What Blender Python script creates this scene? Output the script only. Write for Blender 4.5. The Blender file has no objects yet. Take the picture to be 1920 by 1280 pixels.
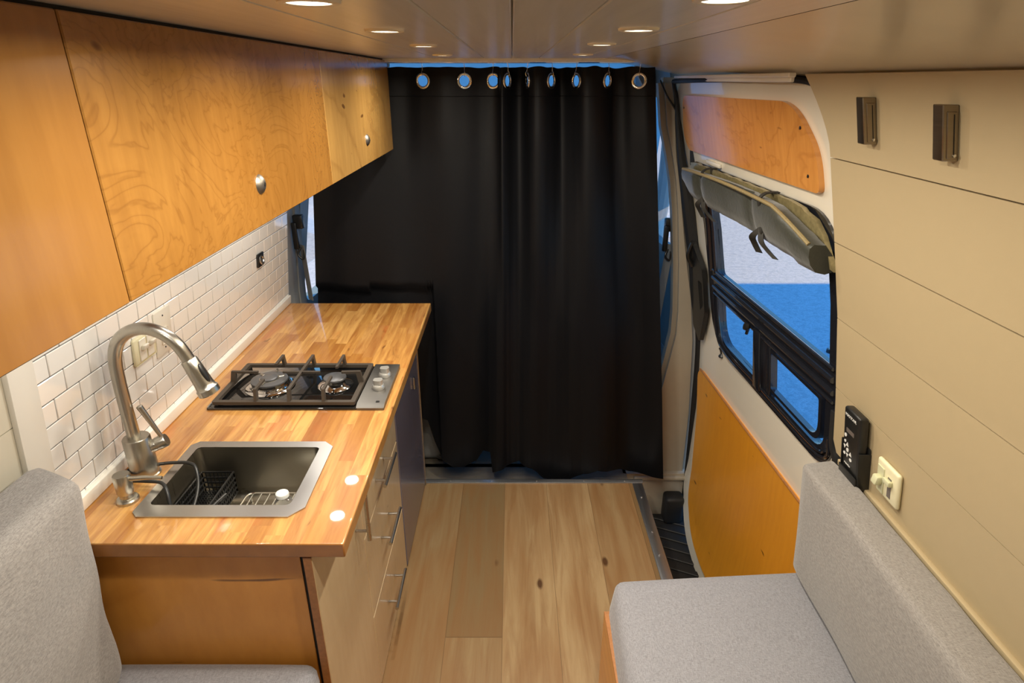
import bpy, bmesh, math, random
from mathutils import Vector, Matrix, Euler
from mathutils.noise import noise as pnoise
random.seed(7)
PI = math.pi
scene = bpy.context.scene
COL = scene.collection

# ------------------------------------------------------------------ camera
FPX = 1150.0
PITCH = math.atan(490 / FPX)
CAM = Vector((0, 0, 1.8))
cd = bpy.data.cameras.new('camera')
cam = bpy.data.objects.new('camera', cd)
COL.objects.link(cam)
cam.location = CAM
cam.rotation_euler = (PI / 2 - PITCH, 0, 0)
cd.sensor_fit = 'HORIZONTAL'
cd.sensor_width = 36.0
cd.lens = FPX / 1920 * 36.0
cd.clip_start = 0.02
scene.camera = cam

scene.view_settings.view_transform = 'Standard'
scene.view_settings.look = 'None'
scene.view_settings.exposure = 0.0
scene.view_settings.gamma = 1.0
scene.view_settings.use_curve_mapping = False
scene.cycles.use_denoising = True
scene.cycles.max_bounces = 10
scene.cycles.diffuse_bounces = 6
scene.cycles.glossy_bounces = 4
scene.cycles.transparent_max_bounces = 12
scene.cycles.sample_clamp_indirect = 4.0
scene.cycles.caustics_reflective = False
scene.cycles.caustics_refractive = False

# ------------------------------------------------------------------ node helper
class NT:
    def __init__(s, name):
        s.m = bpy.data.materials.new(name)
        s.m.use_nodes = True
        s.t = s.m.node_tree
        s.t.nodes.clear()
        s.out = s.t.nodes.new('ShaderNodeOutputMaterial')
    def n(s, typ, **k):
        nd = s.t.nodes.new('ShaderNode' + typ)
        for a, b in k.items():
            setattr(nd, a, b)
        return nd
    def put(s, inp, v):
        if hasattr(v, 'is_linked') or hasattr(v, 'links'):
            s.t.links.new(v, inp)
        else:
            if isinstance(v, (tuple, list)) and len(v) == 3 and inp.type == 'RGBA':
                v = (*v, 1)
            inp.default_value = v
    def math(s, op, a, b=None, c=None, clamp=False):
        nd = s.n('Math', operation=op, use_clamp=clamp)
        s.put(nd.inputs[0], a)
        if b is not None: s.put(nd.inputs[1], b)
        if c is not None: s.put(nd.inputs[2], c)
        return nd.outputs[0]
    def obj(s):
        return s.n('TexCoord').outputs['Object']
    def gen(s):
        return s.n('TexCoord').outputs['Generated']
    def sep(s, v):
        nd = s.n('SeparateXYZ'); s.put(nd.inputs[0], v)
        return nd.outputs
    def comb(s, x, y, z):
        nd = s.n('CombineXYZ')
        for i, q in enumerate((x, y, z)): s.put(nd.inputs[i], q)
        return nd.outputs[0]
    def scale(s, v, k):
        nd = s.n('VectorMath', operation='MULTIPLY'); s.put(nd.inputs[0], v); nd.inputs[1].default_value = k
        return nd.outputs[0]
    def add(s, v, w):
        nd = s.n('VectorMath', operation='ADD'); s.put(nd.inputs[0], v); s.put(nd.inputs[1], w)
        return nd.outputs[0]
    def noise(s, v, sc, det=3, rough=.5, dist=0.0):
        nd = s.n('TexNoise'); s.put(nd.inputs['Vector'], v)
        nd.inputs['Scale'].default_value = sc; nd.inputs['Detail'].default_value = det
        nd.inputs['Roughness'].default_value = rough; nd.inputs['Distortion'].default_value = dist
        return nd.outputs[0]
    def white(s, v):
        nd = s.n('TexWhiteNoise', noise_dimensions='3D'); s.put(nd.inputs['Vector'], v)
        return nd.outputs['Value']
    def ramp(s, f, stops, interp='LINEAR'):
        nd = s.n('ValToRGB'); s.put(nd.inputs[0], f)
        cr = nd.color_ramp; cr.interpolation = interp
        while len(cr.elements) < len(stops): cr.elements.new(.5)
        for e, (p, c) in zip(cr.elements, stops):
            e.position = p
            e.color = (*c, 1) if isinstance(c, (tuple, list)) else (c, c, c, 1)
        return nd.outputs[0]
    def mix(s, f, a, b, mode='MIX'):
        nd = s.n('Mix', data_type='RGBA', blend_type=mode)
        s.put(nd.inputs[0], f); s.put(nd.inputs[6], a); s.put(nd.inputs[7], b)
        return nd.outputs[2]
    def bump(s, h, st=.3, dist=.002):
        nd = s.n('Bump'); s.put(nd.inputs['Height'], h)
        nd.inputs['Strength'].default_value = st; nd.inputs['Distance'].default_value = dist
        return nd.outputs[0]
    def bsdf(s, col, rough=.5, metal=0.0, coat=0.0, crough=.05, normal=None, spec=None, aniso=None, sheen=None, **k):
        b = s.n('BsdfPrincipled')
        s.put(b.inputs['Base Color'], col); s.put(b.inputs['Roughness'], rough)
        s.put(b.inputs['Metallic'], metal); s.put(b.inputs['Coat Weight'], coat)
        s.put(b.inputs['Coat Roughness'], crough)
        if normal is not None: s.put(b.inputs['Normal'], normal)
        if spec is not None: s.put(b.inputs['Specular IOR Level'], spec)
        if aniso is not None: s.put(b.inputs['Anisotropic'], aniso)
        if sheen is not None: s.put(b.inputs['Sheen Weight'], sheen)
        s.t.links.new(b.outputs[0], s.out.inputs[0])
        return b

def lin(r, g, b):
    f = lambda c: ((c / 255 + .055) / 1.055) ** 2.4 if c > 10 else c / 255 / 12.92
    return (f(r), f(g), f(b))

def simple(name, rgb, rough=.5, metal=0., coat=0., nz=0., nzs=30., bump=0., bsc=200., **k):
    t = NT(name)
    c = rgb
    o = t.obj()
    if nz:
        f = t.noise(o, nzs, 4)
        c = t.mix(f, tuple(q * (1 - nz) for q in rgb), tuple(min(1, q * (1 + nz)) for q in rgb))
    nm = t.bump(t.noise(o, bsc, 2), bump, .001) if bump else None
    t.bsdf(c, rough, metal, coat, normal=nm, **k)
    return t.m

# ------------------------------------------------------------------ materials
def m_butcher():
    t = NT('butcher_block')
    o = t.obj(); x, y, z = t.sep(o)
    wx = t.math('ADD', x, t.math('MULTIPLY', z, .9))
    col = t.math('FLOOR', t.math('DIVIDE', wx, .041))
    r1 = t.white(t.comb(col, 3.3, 0))
    yy = t.math('ADD', t.math('DIVIDE', y, .30), t.math('MULTIPLY', r1, 7.0))
    row = t.math('FLOOR', yy)
    idv = t.white(t.comb(col, row, 1.7))
    base = t.ramp(idv, [(0, lin(156, 106, 50)), (.25, lin(180, 130, 66)), (.55, lin(194, 146, 80)), (.85, lin(206, 160, 94)), (1, lin(142, 88, 42))])
    gv = t.comb(t.math('MULTIPLY', x, 60), t.math('ADD', t.math('MULTIPLY', y, 5), t.math('MULTIPLY', idv, 40)), t.math('MULTIPLY', idv, 20))
    g = t.noise(gv, 1.0, 4, .6, .6)
    c = t.mix(t.ramp(g, [(.3, .7), (.62, 0)]), base, lin(134, 76, 30))
    # knots and dark flecks
    kv = t.comb(t.math('MULTIPLY', x, 22), t.math('MULTIPLY', y, 8), t.math('MULTIPLY', idv, 9))
    kn = t.noise(kv, 1.0, 2, .5, .8)
    c = t.mix(t.ramp(kn, [(.68, 0), (.76, .8)]), c, lin(84, 44, 18))
    kn2 = t.noise(t.add(kv, (5, 5, 5)), .5, 2, .5, .4)
    c = t.mix(t.ramp(kn2, [(.58, 0), (.72, .5)]), c, lin(176, 96, 40))
    t.bsdf(c, .35, 0, 1.0, .03, spec=.4)
    return t.m

def m_contour_ply(name, base, dark, light, scale=3.0, bands=9, rough=.22, axis='yz', coat=.35, seed=0):
    t = NT(name)
    o = t.obj(); x, y, z = t.sep(o)
    if axis == 'yz': v = t.comb(t.math('MULTIPLY', y, .75), z, seed)
    elif axis == 'xz': v = t.comb(t.math('MULTIPLY', x, .35), t.math('MULTIPLY', z, 1.2), seed)
    else: v = t.comb(t.math('MULTIPLY', x, .35), y, seed)
    n1 = t.noise(v, scale, 5, .5, 1.0)
    fr = t.math('FRACT', t.math('MULTIPLY', n1, bands))
    line = t.ramp(fr, [(0, .75), (.07, .15), (.3, 0), (.85, .12), (.97, .75)])
    fine = t.noise(t.scale(v, (60, 6, 1)), 1, 4, .6)
    blot = t.noise(v, scale * .7, 2)
    c = t.mix(t.ramp(blot, [(.3, 0), (.7, 1)]), base, light)
    c = t.mix(t.math('MULTIPLY', line, .42), c, dark)
    c = t.mix(t.ramp(fine, [(.35, .25), (.65, 0)]), c, dark)
    fl = t.noise(t.scale(v, (14, 30, 1)), 1, 1)
    c = t.mix(t.ramp(fl, [(.76, 0), (.80, .8)]), c, lin(70, 35, 12))
    t.bsdf(c, rough, 0, coat, .12, normal=t.bump(fine, .06, .001))
    return t.m

def m_floor():
    t = NT('floor_plank')
    o = t.obj(); x, y, z = t.sep(o)
    col = t.math('FLOOR', t.math('DIVIDE', t.math('ADD', x, .035), .20))
    r1 = t.white(t.comb(col, 9.1, 0))
    yy = t.math('ADD', t.math('DIVIDE', y, 1.75), t.math('ADD', t.math('MULTIPLY', r1, .55), -.02))
    row = t.math('FLOOR', yy)
    idv = t.white(t.comb(col, row, 4.7))
    base = t.ramp(idv, [(0, lin(122, 101, 70)), (.35, lin(164, 139, 102)), (.7, lin(144, 119, 84)), (1, lin(178, 153, 114))])
    gv = t.comb(t.math('MULTIPLY', x, 26), t.math('ADD', t.math('MULTIPLY', y, 2.0), t.math('MULTIPLY', idv, 40)), 0)
    g = t.noise(gv, 1, 6, .65, .7)
    c = t.mix(t.ramp(g, [(.3, .75), (.6, 0)]), base, lin(126, 90, 54))
    g2 = t.noise(t.comb(t.math('MULTIPLY', x, 6), t.math('ADD', t.math('MULTIPLY', y, 1.3), t.math('MULTIPLY', idv, 17)), 2), 1, 2, .5, 1.0)
    c = t.mix(t.ramp(g2, [(.35, .55), (.55, 0)]), c, lin(134, 96, 58))
    vo = t.n('TexVoronoi'); t.put(vo.inputs['Vector'], t.comb(t.math('MULTIPLY', x, 7), t.math('MULTIPLY', y, 3.2), 0)); vo.inputs['Scale'].default_value = 1
    vo.inputs['Randomness'].default_value = 1
    c = t.mix(t.ramp(t.math('ADD', vo.outputs['Distance'], t.math('MULTIPLY', g, .08)), [(.10, .9), (.15, 0)]), c, lin(70, 42, 22))
    fx = t.math('FRACT', t.math('DIVIDE', t.math('ADD', x, .035), .20))
    fy = t.math('FRACT', yy)
    seam = t.math('MAXIMUM', t.math('LESS_THAN', fx, .009), t.math('LESS_THAN', fy, .0016))
    c = t.mix(t.math('MULTIPLY', seam, .55), c, lin(70, 50, 30))
    t.bsdf(c, t.ramp(g, [(.2, .42), (.8, .3)]), normal=t.bump(g, .12, .002))
    return t.m

def m_metal(name, rgb, rough=.28, stretch=(4, 4, 300), amt=.12, aniso=0.3):
    t = NT(name)
    o = t.obj()
    f = t.noise(t.scale(o, stretch), 1, 3)
    c = t.mix(f, tuple(q * .8 for q in rgb), rgb)
    t.bsdf(c, t.ramp(f, [(.2, rough - amt / 2), (.8, rough + amt / 2)]), 1.0, aniso=aniso)
    return t.m

def m_fabric(name, rgb, rgb2, sc=900):
    t = NT(name)
    o = t.obj()
    a = t.noise(t.scale(o, (sc, sc * .12, sc * .35)), 1, 2)
    b = t.noise(t.scale(o, (sc * .14, sc, sc)), 1, 2)
    f = t.math('MULTIPLY', t.math('ADD', a, b), .5)
    big = t.noise(o, 7, 2)
    c = t.mix(t.ramp(f, [(.35, 0), (.62, 1)]), rgb2, rgb)
    c = t.mix(t.math('MULTIPLY', big, .15), c, rgb2)
    t.bsdf(c, .9, normal=t.bump(f, .35, .0012), sheen=.25, spec=.2)
    return t.m

def m_curtain():
    t = NT('curtain_cloth')
    o = t.obj()
    f = t.noise(t.scale(o, (700, 700, 300)), 1, 2)
    c = t.mix(f, lin(7, 8, 11), lin(17, 18, 22))
    t.bsdf(c, .5, normal=t.bump(f, .25, .001), spec=.18)
    return t.m

def m_ceiling():
    t = NT('ceiling_laminate')
    o = t.obj()
    f = t.noise(t.scale(o, (50, 2.2, 50)), 1, 5, .6)
    c = t.mix(f, lin(216, 214, 208), lin(240, 240, 236))
    t.bsdf(c, .27, 0, .3, .2, normal=t.bump(f, .05, .001), spec=.5)
    return t.m

def m_asphalt():
    t = NT('asphalt')
    o = t.obj()
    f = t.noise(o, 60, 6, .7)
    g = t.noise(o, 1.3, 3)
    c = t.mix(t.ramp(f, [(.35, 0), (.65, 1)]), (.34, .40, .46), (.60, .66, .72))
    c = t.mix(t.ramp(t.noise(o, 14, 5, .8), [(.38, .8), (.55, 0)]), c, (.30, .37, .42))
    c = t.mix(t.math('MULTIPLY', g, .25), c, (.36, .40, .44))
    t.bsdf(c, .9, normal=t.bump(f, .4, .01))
    return t.m

def m_glass(name='window_glass', tint=(1, 1, 1)):
    t = NT(name)
    lw = t.n('LayerWeight'); lw.inputs[0].default_value = .5
    fr = t.n('Math', operation='MULTIPLY_ADD'); pw = t.n('Math', operation='POWER'); pw.inputs[1].default_value = 4.0
    t.t.links.new(lw.outputs['Facing'], pw.inputs[0]); t.t.links.new(pw.outputs[0], fr.inputs[0]); fr.inputs[1].default_value = .5; fr.inputs[2].default_value = .03
    tr = t.n('BsdfTransparent'); tr.inputs[0].default_value = (*tint, 1)
    gl = t.n('BsdfGlossy'); gl.inputs['Roughness'].default_value = .02
    mx = t.n('MixShader')
    t.t.links.new(fr.outputs[0], mx.inputs[0]); t.t.links.new(tr.outputs[0], mx.inputs[1]); t.t.links.new(gl.outputs[0], mx.inputs[2])
    t.t.links.new(mx.outputs[0], t.out.inputs[0])
    return t.m

def m_emit(name, rgb, st):
    t = NT(name)
    e = t.n('Emission'); e.inputs[0].default_value = (*rgb, 1); e.inputs[1].default_value = st
    t.t.links.new(e.outputs[0], t.out.inputs[0])
    return t.m

def m_translucent():
    t = NT('sunshade_cloth')
    d = t.n('BsdfDiffuse'); d.inputs[0].default_value = (.55, .58, .6, 1)
    tr = t.n('BsdfTranslucent'); tr.inputs[0].default_value = (.6, .78, .85, 1)
    mx = t.n('MixShader'); mx.inputs[0].default_value = .75
    t.t.links.new(d.outputs[0], mx.inputs[1]); t.t.links.new(tr.outputs[0], mx.inputs[2])
    t.t.links.new(mx.outputs[0], t.out.inputs[0])
    return t.m

M = {}
M['butcher'] = m_butcher()
M['ply'] = m_contour_ply('birch_plywood_honey', lin(142, 98, 42), lin(100, 58, 18), lin(156, 112, 54), 4.6, 20)
M['ply_far'] = m_contour_ply('birch_plywood_pale', lin(160, 122, 64), lin(118, 78, 34), lin(172, 134, 76), 2.4, 4, seed=4.2)
M['ply_near'] = m_contour_ply('birch_plywood_amber', lin(138, 92, 40), lin(118, 74, 30), lin(148, 104, 50), 1.6, 4, seed=7.7)
M['ply_door'] = m_contour_ply('birch_plywood_door', lin(206, 140, 68), lin(156, 92, 36), lin(222, 158, 84), 2.6, 9, seed=2.1)
M['ply_low'] = m_contour_ply('birch_plywood_orange', lin(226, 152, 38), lin(200, 126, 24), lin(232, 160, 48), 1.2, 3, rough=.3, seed=3.5)
M['ply_end'] = m_contour_ply('birch_plywood_end', lin(216, 148, 64), lin(176, 108, 36), lin(224, 158, 74), 1.6, 5, axis='xz', rough=.35, seed=1.3)
M['ply_edge'] = simple('plywood_edge', lin(158, 106, 62), .4, nz=.35, nzs=120)
M['endgrain'] = simple('end_grain', lin(150, 98, 48), .25, coat=.6, nz=.3, nzs=25)
M['laminate'] = m_contour_ply('pale_laminate', lin(206, 184, 148), lin(186, 160, 122), lin(214, 194, 160), .8, 2, rough=.2, coat=.5)
M['laminate_grey'] = simple('grey_laminate', lin(104, 100, 112), .25, coat=.4, nz=.06)
M['floor'] = m_floor()
M['ceiling'] = m_ceiling()
M['slope'] = simple('slope_laminate', lin(214, 208, 190), .25, coat=.25, nz=.05, nzs=8, bump=.03, bsc=60)
M['wall'] = simple('wall_paint', lin(180, 163, 130), .5, nz=.02, bump=.06, bsc=500)
M['wallw'] = simple('white_wall_paint', lin(214, 208, 190), .5, nz=.02)
M['trimw'] = simple('white_trim', lin(226, 222, 212), .35)
M['tile'] = simple('white_tile', lin(243, 241, 236), .1, coat=.5, spec=.6)
M['grout'] = simple('grey_grout', lin(98, 98, 100), .8, nz=.1)
M['steel'] = m_metal('brushed_steel', (.58, .57, .55), .3)
M['hobsteel'] = m_metal('hob_steel', (.20, .19, .175), .45, (4, 300, 4), .08)
M['knob'] = simple('knob_metal', (.62, .61, .58), .35, .75)
M['nickel'] = m_metal('brushed_nickel', (.56, .53, .46), .30, (500, 500, 30), .04)
M['sink'] = m_metal('sink_steel', (.50, .46, .38), .3, (8, 200, 8), .1)
M['chrome'] = simple('polished_chrome', (.75, .75, .74), .08, 1.0)
M['iron'] = simple('cast_iron', lin(62, 54, 46), .5, nz=.1, bump=.2, bsc=400)
M['hobglass'] = simple('black_hob_glass', (.006, .006, .006), .04, coat=1.0)
M['burnercap'] = simple('burner_cap', lin(92, 92, 94), .35, .4)
M['black'] = simple('black_plastic', (.012, .012, .012), .35, nz=.2)
M['blackm'] = simple('black_matte', (.014, .014, .015), .75, nz=.2)
M['rubber'] = simple('black_rubber', (.010, .010, .011), .6, bump=.2)
M['winframe'] = simple('window_frame_black', (.012, .013, .018), .16, coat=.6)
M['door'] = simple('door_paint', lin(230, 224, 210), .16, coat=.8, nz=.02, nzs=6)
M['pillar'] = simple('pillar_trim', lin(168, 158, 142), .6, nz=.04, bump=.1, bsc=900)
M['pillard'] = simple('pillar_trim_grey', lin(150, 149, 146), .6, nz=.04, bump=.1, bsc=900)
M['cushion'] = m_fabric('linen_fabric', lin(154, 154, 160), lin(118, 117, 122))
M['cushion2'] = m_fabric('linen_fabric_grey', lin(156, 152, 148), lin(118, 114, 112))
M['curtain'] = m_curtain()
M['shade'] = simple('shade_cloth', lin(44, 46, 38), .5, nz=.3, nzs=40, bump=.8, bsc=90, sheen=.2)
M['piping'] = simple('shade_piping', lin(132, 118, 82), .6, nz=.3, nzs=200)
M['quilt'] = simple('silver_quilt', lin(150, 138, 100), .35, .35, nz=.5, nzs=90, bump=.8, bsc=110)
M['strap'] = simple('strap_web', lin(34, 32, 28), .7, nz=.2)
M['plate'] = simple('ivory_plastic', lin(226, 220, 186), .35)
M['platew'] = simple('white_plastic', lin(226, 220, 206), .3)
M['green'] = simple('switch_ivory', lin(204, 204, 170), .35)
M['label'] = simple('white_print', (.8, .8, .78), .5)
M['lcd'] = simple('lcd_grey', lin(104, 96, 92), .3)
M['floorstrip'] = m_metal('aluminium_strip', (.62, .64, .68), .42, (200, 4, 4), .1)
M['cabfloor'] = simple('cab_floor_mat', lin(112, 104, 92), .6, nz=.15, bump=.3)
M['cabtrim'] = simple('cab_door_trim', lin(120, 140, 150), .45, nz=.05)
M['asphalt'] = m_asphalt()
M['body'] = simple('van_body_paint', (.7, .7, .7), .3, coat=.5)
M['glass'] = m_glass()
M['sunshade'] = m_translucent()
M['bottle'] = simple('bottle_plastic', (.9, .9, .88), .1)
M['bottle'].node_tree.nodes['Principled BSDF'].inputs['Transmission Weight'].default_value = .85
M['cap'] = simple('white_cap', (.8, .8, .76), .35)
M['pot'] = m_emit('lamp_lens', (1.0, .90, .72), 12)
M['potrim'] = simple('lamp_trim', lin(226, 218, 200), .35)
M['hooksteel'] = m_metal('hook_steel', (.34, .29, .22), .33, (4, 4, 200), .1)
M['brass'] = simple('latch_metal', (.24, .22, .19), .42, 1.0)
M['shoe'] = simple('pale_shoe', (.75, .75, .78), .6)

# ------------------------------------------------------------------ mesh helpers
def tri(bm, tmp, mi=0):
    """merge tmp bmesh into bm"""
    me = bpy.data.meshes.new('t')
    tmp.to_mesh(me); tmp.free()
    n0 = len(bm.faces)
    bm.from_mesh(me)
    bm.faces.ensure_lookup_table()
    if mi:
        for f in bm.faces[n0:]: f.material_index = mi
    bpy.data.meshes.remove(me)

def new(): return bmesh.new()

def box(bm, x0, x1, y0, y1, z0, z1, b=0., seg=2, mi=0, rot=None, piv=None, fn=None):
    t = new()
    bmesh.ops.create_cube(t, size=1)
    for v in t.verts:
        v.co = Vector(((x0 + x1) / 2 + v.co.x * (x1 - x0), (y0 + y1) / 2 + v.co.y * (y1 - y0), (z0 + z1) / 2 + v.co.z * (z1 - z0)))
    if b > 0:
        bmesh.ops.bevel(t, geom=t.edges[:], offset=b, segments=seg, affect='EDGES', profile=.5)
    if rot is not None:
        p = Vector(piv) if piv else Vector(((x0 + x1) / 2, (y0 + y1) / 2, (z0 + z1) / 2))
        R = Euler(rot).to_matrix()
        for v in t.verts: v.co = p + R @ (v.co - p)
    if fn:
        for v in t.verts: v.co = Vector(fn(*v.co))
    tri(bm, t, mi)

def tube(bm, pts, r, seg=10, cap=True, mi=0, closed=False):
    """r: number or list"""
    P = [Vector(p) for p in pts]
    n = len(P)
    R = r if isinstance(r, (list, tuple)) else [r] * n
    t = new(); rings = []
    up = None
    for i in range(n):
        if closed: d = (P[(i + 1) % n] - P[i - 1]).normalized()
        elif i == 0: d = (P[1] - P[0]).normalized()
        elif i == n - 1: d = (P[-1] - P[-2]).normalized()
        else: d = ((P[i + 1] - P[i]).normalized() + (P[i] - P[i - 1]).normalized()).normalized()
        if up is None:
            up = d.orthogonal().normalized()
        else:
            up = (up - d * up.dot(d))
            up = up.normalized() if up.length > 1e-6 else d.orthogonal().normalized()
        w = d.cross(up)
        rings.append([t.verts.new(P[i] + (up * math.cos(a) + w * math.sin(a)) * R[i]) for a in [2 * PI * k / seg for k in range(seg)]])
    m = n if closed else n - 1
    for i in range(m):
        A, B = rings[i], rings[(i + 1) % n]
        if closed and i == n - 1:
            off = min(range(seg), key=lambda o: (A[0].co - B[o].co).length)
            B = B[off:] + B[:off]
        for k in range(seg):
            t.faces.new((A[k], A[(k + 1) % seg], B[(k + 1) % seg], B[k]))
    if cap and not closed:
        t.faces.new(rings[0][::-1]); t.faces.new(rings[-1])
    bmesh.ops.recalc_face_normals(t, faces=t.faces[:])
    tri(bm, t, mi)

def lathe(bm, prof, c=(0, 0, 0), axis=(0, 0, 1), seg=28, mi=0):
    t = new(); rings = []
    for r, z in prof:
        if r < 1e-6: rings.append([t.verts.new((0, 0, z))])
        else: rings.append([t.verts.new((r * math.cos(2 * PI * k / seg), r * math.sin(2 * PI * k / seg), z)) for k in range(seg)])
    for A, B in zip(rings, rings[1:]):
        for k in range(seg):
            a, b = A[k % len(A)], A[(k + 1) % len(A)]
            c2, d = B[(k + 1) % len(B)], B[k % len(B)]
            vs = []
            for q in (a, b, c2, d):
                if q not in vs: vs.append(q)
            if len(vs) > 2: t.faces.new(vs)
    bmesh.ops.recalc_face_normals(t, faces=t.faces[:])
    q = Vector((0, 0, 1)).rotation_difference(Vector(axis).normalized()).to_matrix()
    for v in t.verts: v.co = Vector(c) + q @ v.co
    tri(bm, t, mi)

def area2(p): return sum(p[i - 1][0] * p[i][1] - p[i][0] * p[i - 1][1] for i in range(len(p))) / 2

def rpoly(pts, r, n=6):
    """round the corners of a 2D polygon"""
    out = []; N = len(pts)
    for i, p in enumerate(pts):
        rr = r[i] if isinstance(r, (list, tuple)) else r
        p = Vector(p); a = Vector(pts[i - 1]); b = Vector(pts[(i + 1) % N])
        if rr <= 0: out.append(tuple(p)); continue
        da = (a - p); db = (b - p)
        l = min(rr, da.length * .48, db.length * .48)
        s, e = p + da.normalized() * l, p + db.normalized() * l
        for k in range(n + 1):
            u = k / n
            q = s * (1 - u) ** 2 + p * 2 * u * (1 - u) + e * u * u
            out.append(tuple(q))
    return out

def sheet(bm, outer, holes, fmap, th, cutu=(), cutv=(), mi=0, bev=0):
    """2D region with holes -> solid sheet; fmap(u,v,h) gives the 3D point at depth h"""
    t = new()
    for loop in [outer] + list(holes):
        vs = [t.verts.new((p[0], p[1], 0)) for p in loop]
        for i in range(len(vs)): t.edges.new((vs[i - 1], vs[i]))
    bmesh.ops.triangle_fill(t, use_beauty=True, edges=t.edges[:])
    for lv, ax in [(c, (1, 0, 0)) for c in cutu] + [(c, (0, 1, 0)) for c in cutv]:
        co = (lv, 0, 0) if ax[0] else (0, lv, 0)
        bmesh.ops.bisect_plane(t, geom=t.verts[:] + t.edges[:] + t.faces[:], plane_co=co, plane_no=ax)
    t.faces.ensure_lookup_table()
    for f in t.faces:
        if f.normal.z < 0: f.normal_flip()
    v0 = {v: None for v in t.verts}
    fs = t.faces[:]
    bnd = [e for e in t.edges if len(e.link_faces) == 1]
    for v in list(v0): v0[v] = t.verts.new(v.co)
    for f in fs:
        t.faces.new([v0[v] for v in reversed(f.verts)])
    for e in bnd:
        f = e.link_faces[0]
        a, b = e.verts
        ls = [l for l in f.loops if l.edge == e][0]
        a, b = ls.vert, ls.link_loop_next.vert
        t.faces.new((b, a, v0[a], v0[b]))
    low = set(v0.values())
    for v in t.verts:
        v.co = Vector(fmap(v.co.x, v.co.y, th if v in low else 0.0))
    bmesh.ops.recalc_face_normals(t, faces=t.faces[:])
    tri(bm, t, mi)

def obj(name, bm, mats, parent=None, loc=None, ang=35, smooth=True):
    """link as ONE mesh object; bm is in world coordinates"""
    me = bpy.data.meshes.new(name)
    base = Vector(loc) if loc is not None else (wloc(parent) if parent else Vector((0, 0, 0)))
    for v in bm.verts: v.co -= base
    bm.to_mesh(me); bm.free()
    for m in (mats if isinstance(mats, (list, tuple)) else [mats]): me.materials.append(m)
    if smooth and len(me.polygons):
        me.polygons.foreach_set('use_smooth', [True] * len(me.polygons))
        me.set_sharp_from_angle(angle=math.radians(ang))
    o = bpy.data.objects.new(name, me)
    COL.objects.link(o)
    if parent:
        o.parent = parent
        o.location = base - wloc(parent)
    else:
        o.location = base
    return o

def wloc(o):
    v = Vector(o.location)
    while o.parent:
        o = o.parent; v += Vector(o.location)
    return v

def tag(o, label, cat, group=None, kind=None):
    o['label'] = label; o['category'] = cat
    if group: o['group'] = group
    if kind: o['kind'] = kind
    return o

def thing(name, label, cat, loc, group=None):
    o = bpy.data.objects.new(name, None); COL.objects.link(o)
    o.location = loc; o.empty_display_size = .05
    return tag(o, label, cat, group)

def struct(name, bm, mats, label=None, cat=None, **k):
    o = obj(name, bm, mats, **k); o['kind'] = 'structure'
    if label: o['label'] = label
    if cat: o['category'] = cat
    return o

def smoothpath(pts, n=8):
    P = [Vector(p) for p in pts]; out = []
    for i in range(len(P) - 1):
        p0 = P[max(i - 1, 0)]; p1 = P[i]; p2 = P[i + 1]; p3 = P[min(i + 2, len(P) - 1)]
        for k in range(n):
            u = k / n
            out.append(.5 * ((2 * p1) + (p2 - p0) * u + (2 * p0 - 5 * p1 + 4 * p2 - p3) * u * u + (3 * p1 - p0 - 3 * p2 + p3) * u ** 3))
    out.append(P[-1]); return out

# ------------------------------------------------------------------ van profiles
RW = [(.5, .935), (.8, .90), (1.01, .867), (1.255, .821), (1.446, .774), (1.643, .724), (1.815, .68)]
DR = [(-.4, .90), (-.2, .945), (0, .96), (.3, .965), (.5, .955), (.8, .93), (1.01, .897), (1.255, .851), (1.446, .804), (1.643, .754), (1.815, .71)]
def prof(R, z):
    for a, b in zip(R, R[1:]):
        if z <= b[0] or b is R[-1]:
            return a[1] + (b[1] - a[1]) * (z - a[0]) / (b[0] - a[0])
def wr(z): return prof(RW, z)
def wl(z): return -(.963 - .12 * (z - .92))
def fr(y, z, h): return (wr(z) + h, y, z)              # right wall: h goes outward
def fri(y, z, h): return (wr(z) - h, y, z)             # right wall: h goes into the room
def fd(y, z, h): return (prof(DR, z) - .04 * (y - 1.5) + h, y, z)   # sliding door skin
def fdi(y, z, h): return (prof(DR, z) - .04 * (y - 1.5) - h, y, z)
def fl(y, z, h): return (wl(z) + h, y, z)              # left wall, h into the room
ZC = [.5, .8, 1.01, 1.255, 1.446, 1.643]
ZD = [-.2, 0, .3, .5, .8, 1.01, 1.255, 1.446, 1.643]

# ================================================================== SETTING
# floor of the living space
bm = new(); box(bm, -1.08, .6, -.95, 2.47, -.04, 0)
struct('floor', bm, M['floor'], 'wide oak vinyl planks running towards the black curtain', 'floor')
# metal strip along the step well
bm = new()
box(bm, .583, .632, .2, 2.47, -.006, .003, .0015)
box(bm, .626, .632, .2, 2.47, -.35, .0)
sb = bm
for y in (2.36, 2.12, 1.98, 1.6): lathe(sb, [(0, .0055), (.004, .005), (.005, .003)], (.607, y, 0), seg=10)
struct('trim_1', sb, M['floorstrip'], 'blue-grey metal edge strip between oak floor and step well', 'trim')
bm = new()
box(bm, -.42, .638, 2.468, 2.50, -.05, .004, .002)
box(bm, -.42, .638, 2.50, 2.515, -.09, -.012, .002)
for x in (-.3, -.1, .12, .35, .55): lathe(bm, [(0, .0065), (.004, .006), (.005, .004)], (x, 2.484, 0), seg=10)
struct('trim_2', bm, M['floorstrip'], 'bright metal threshold strip below the black curtain', 'trim')
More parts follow.
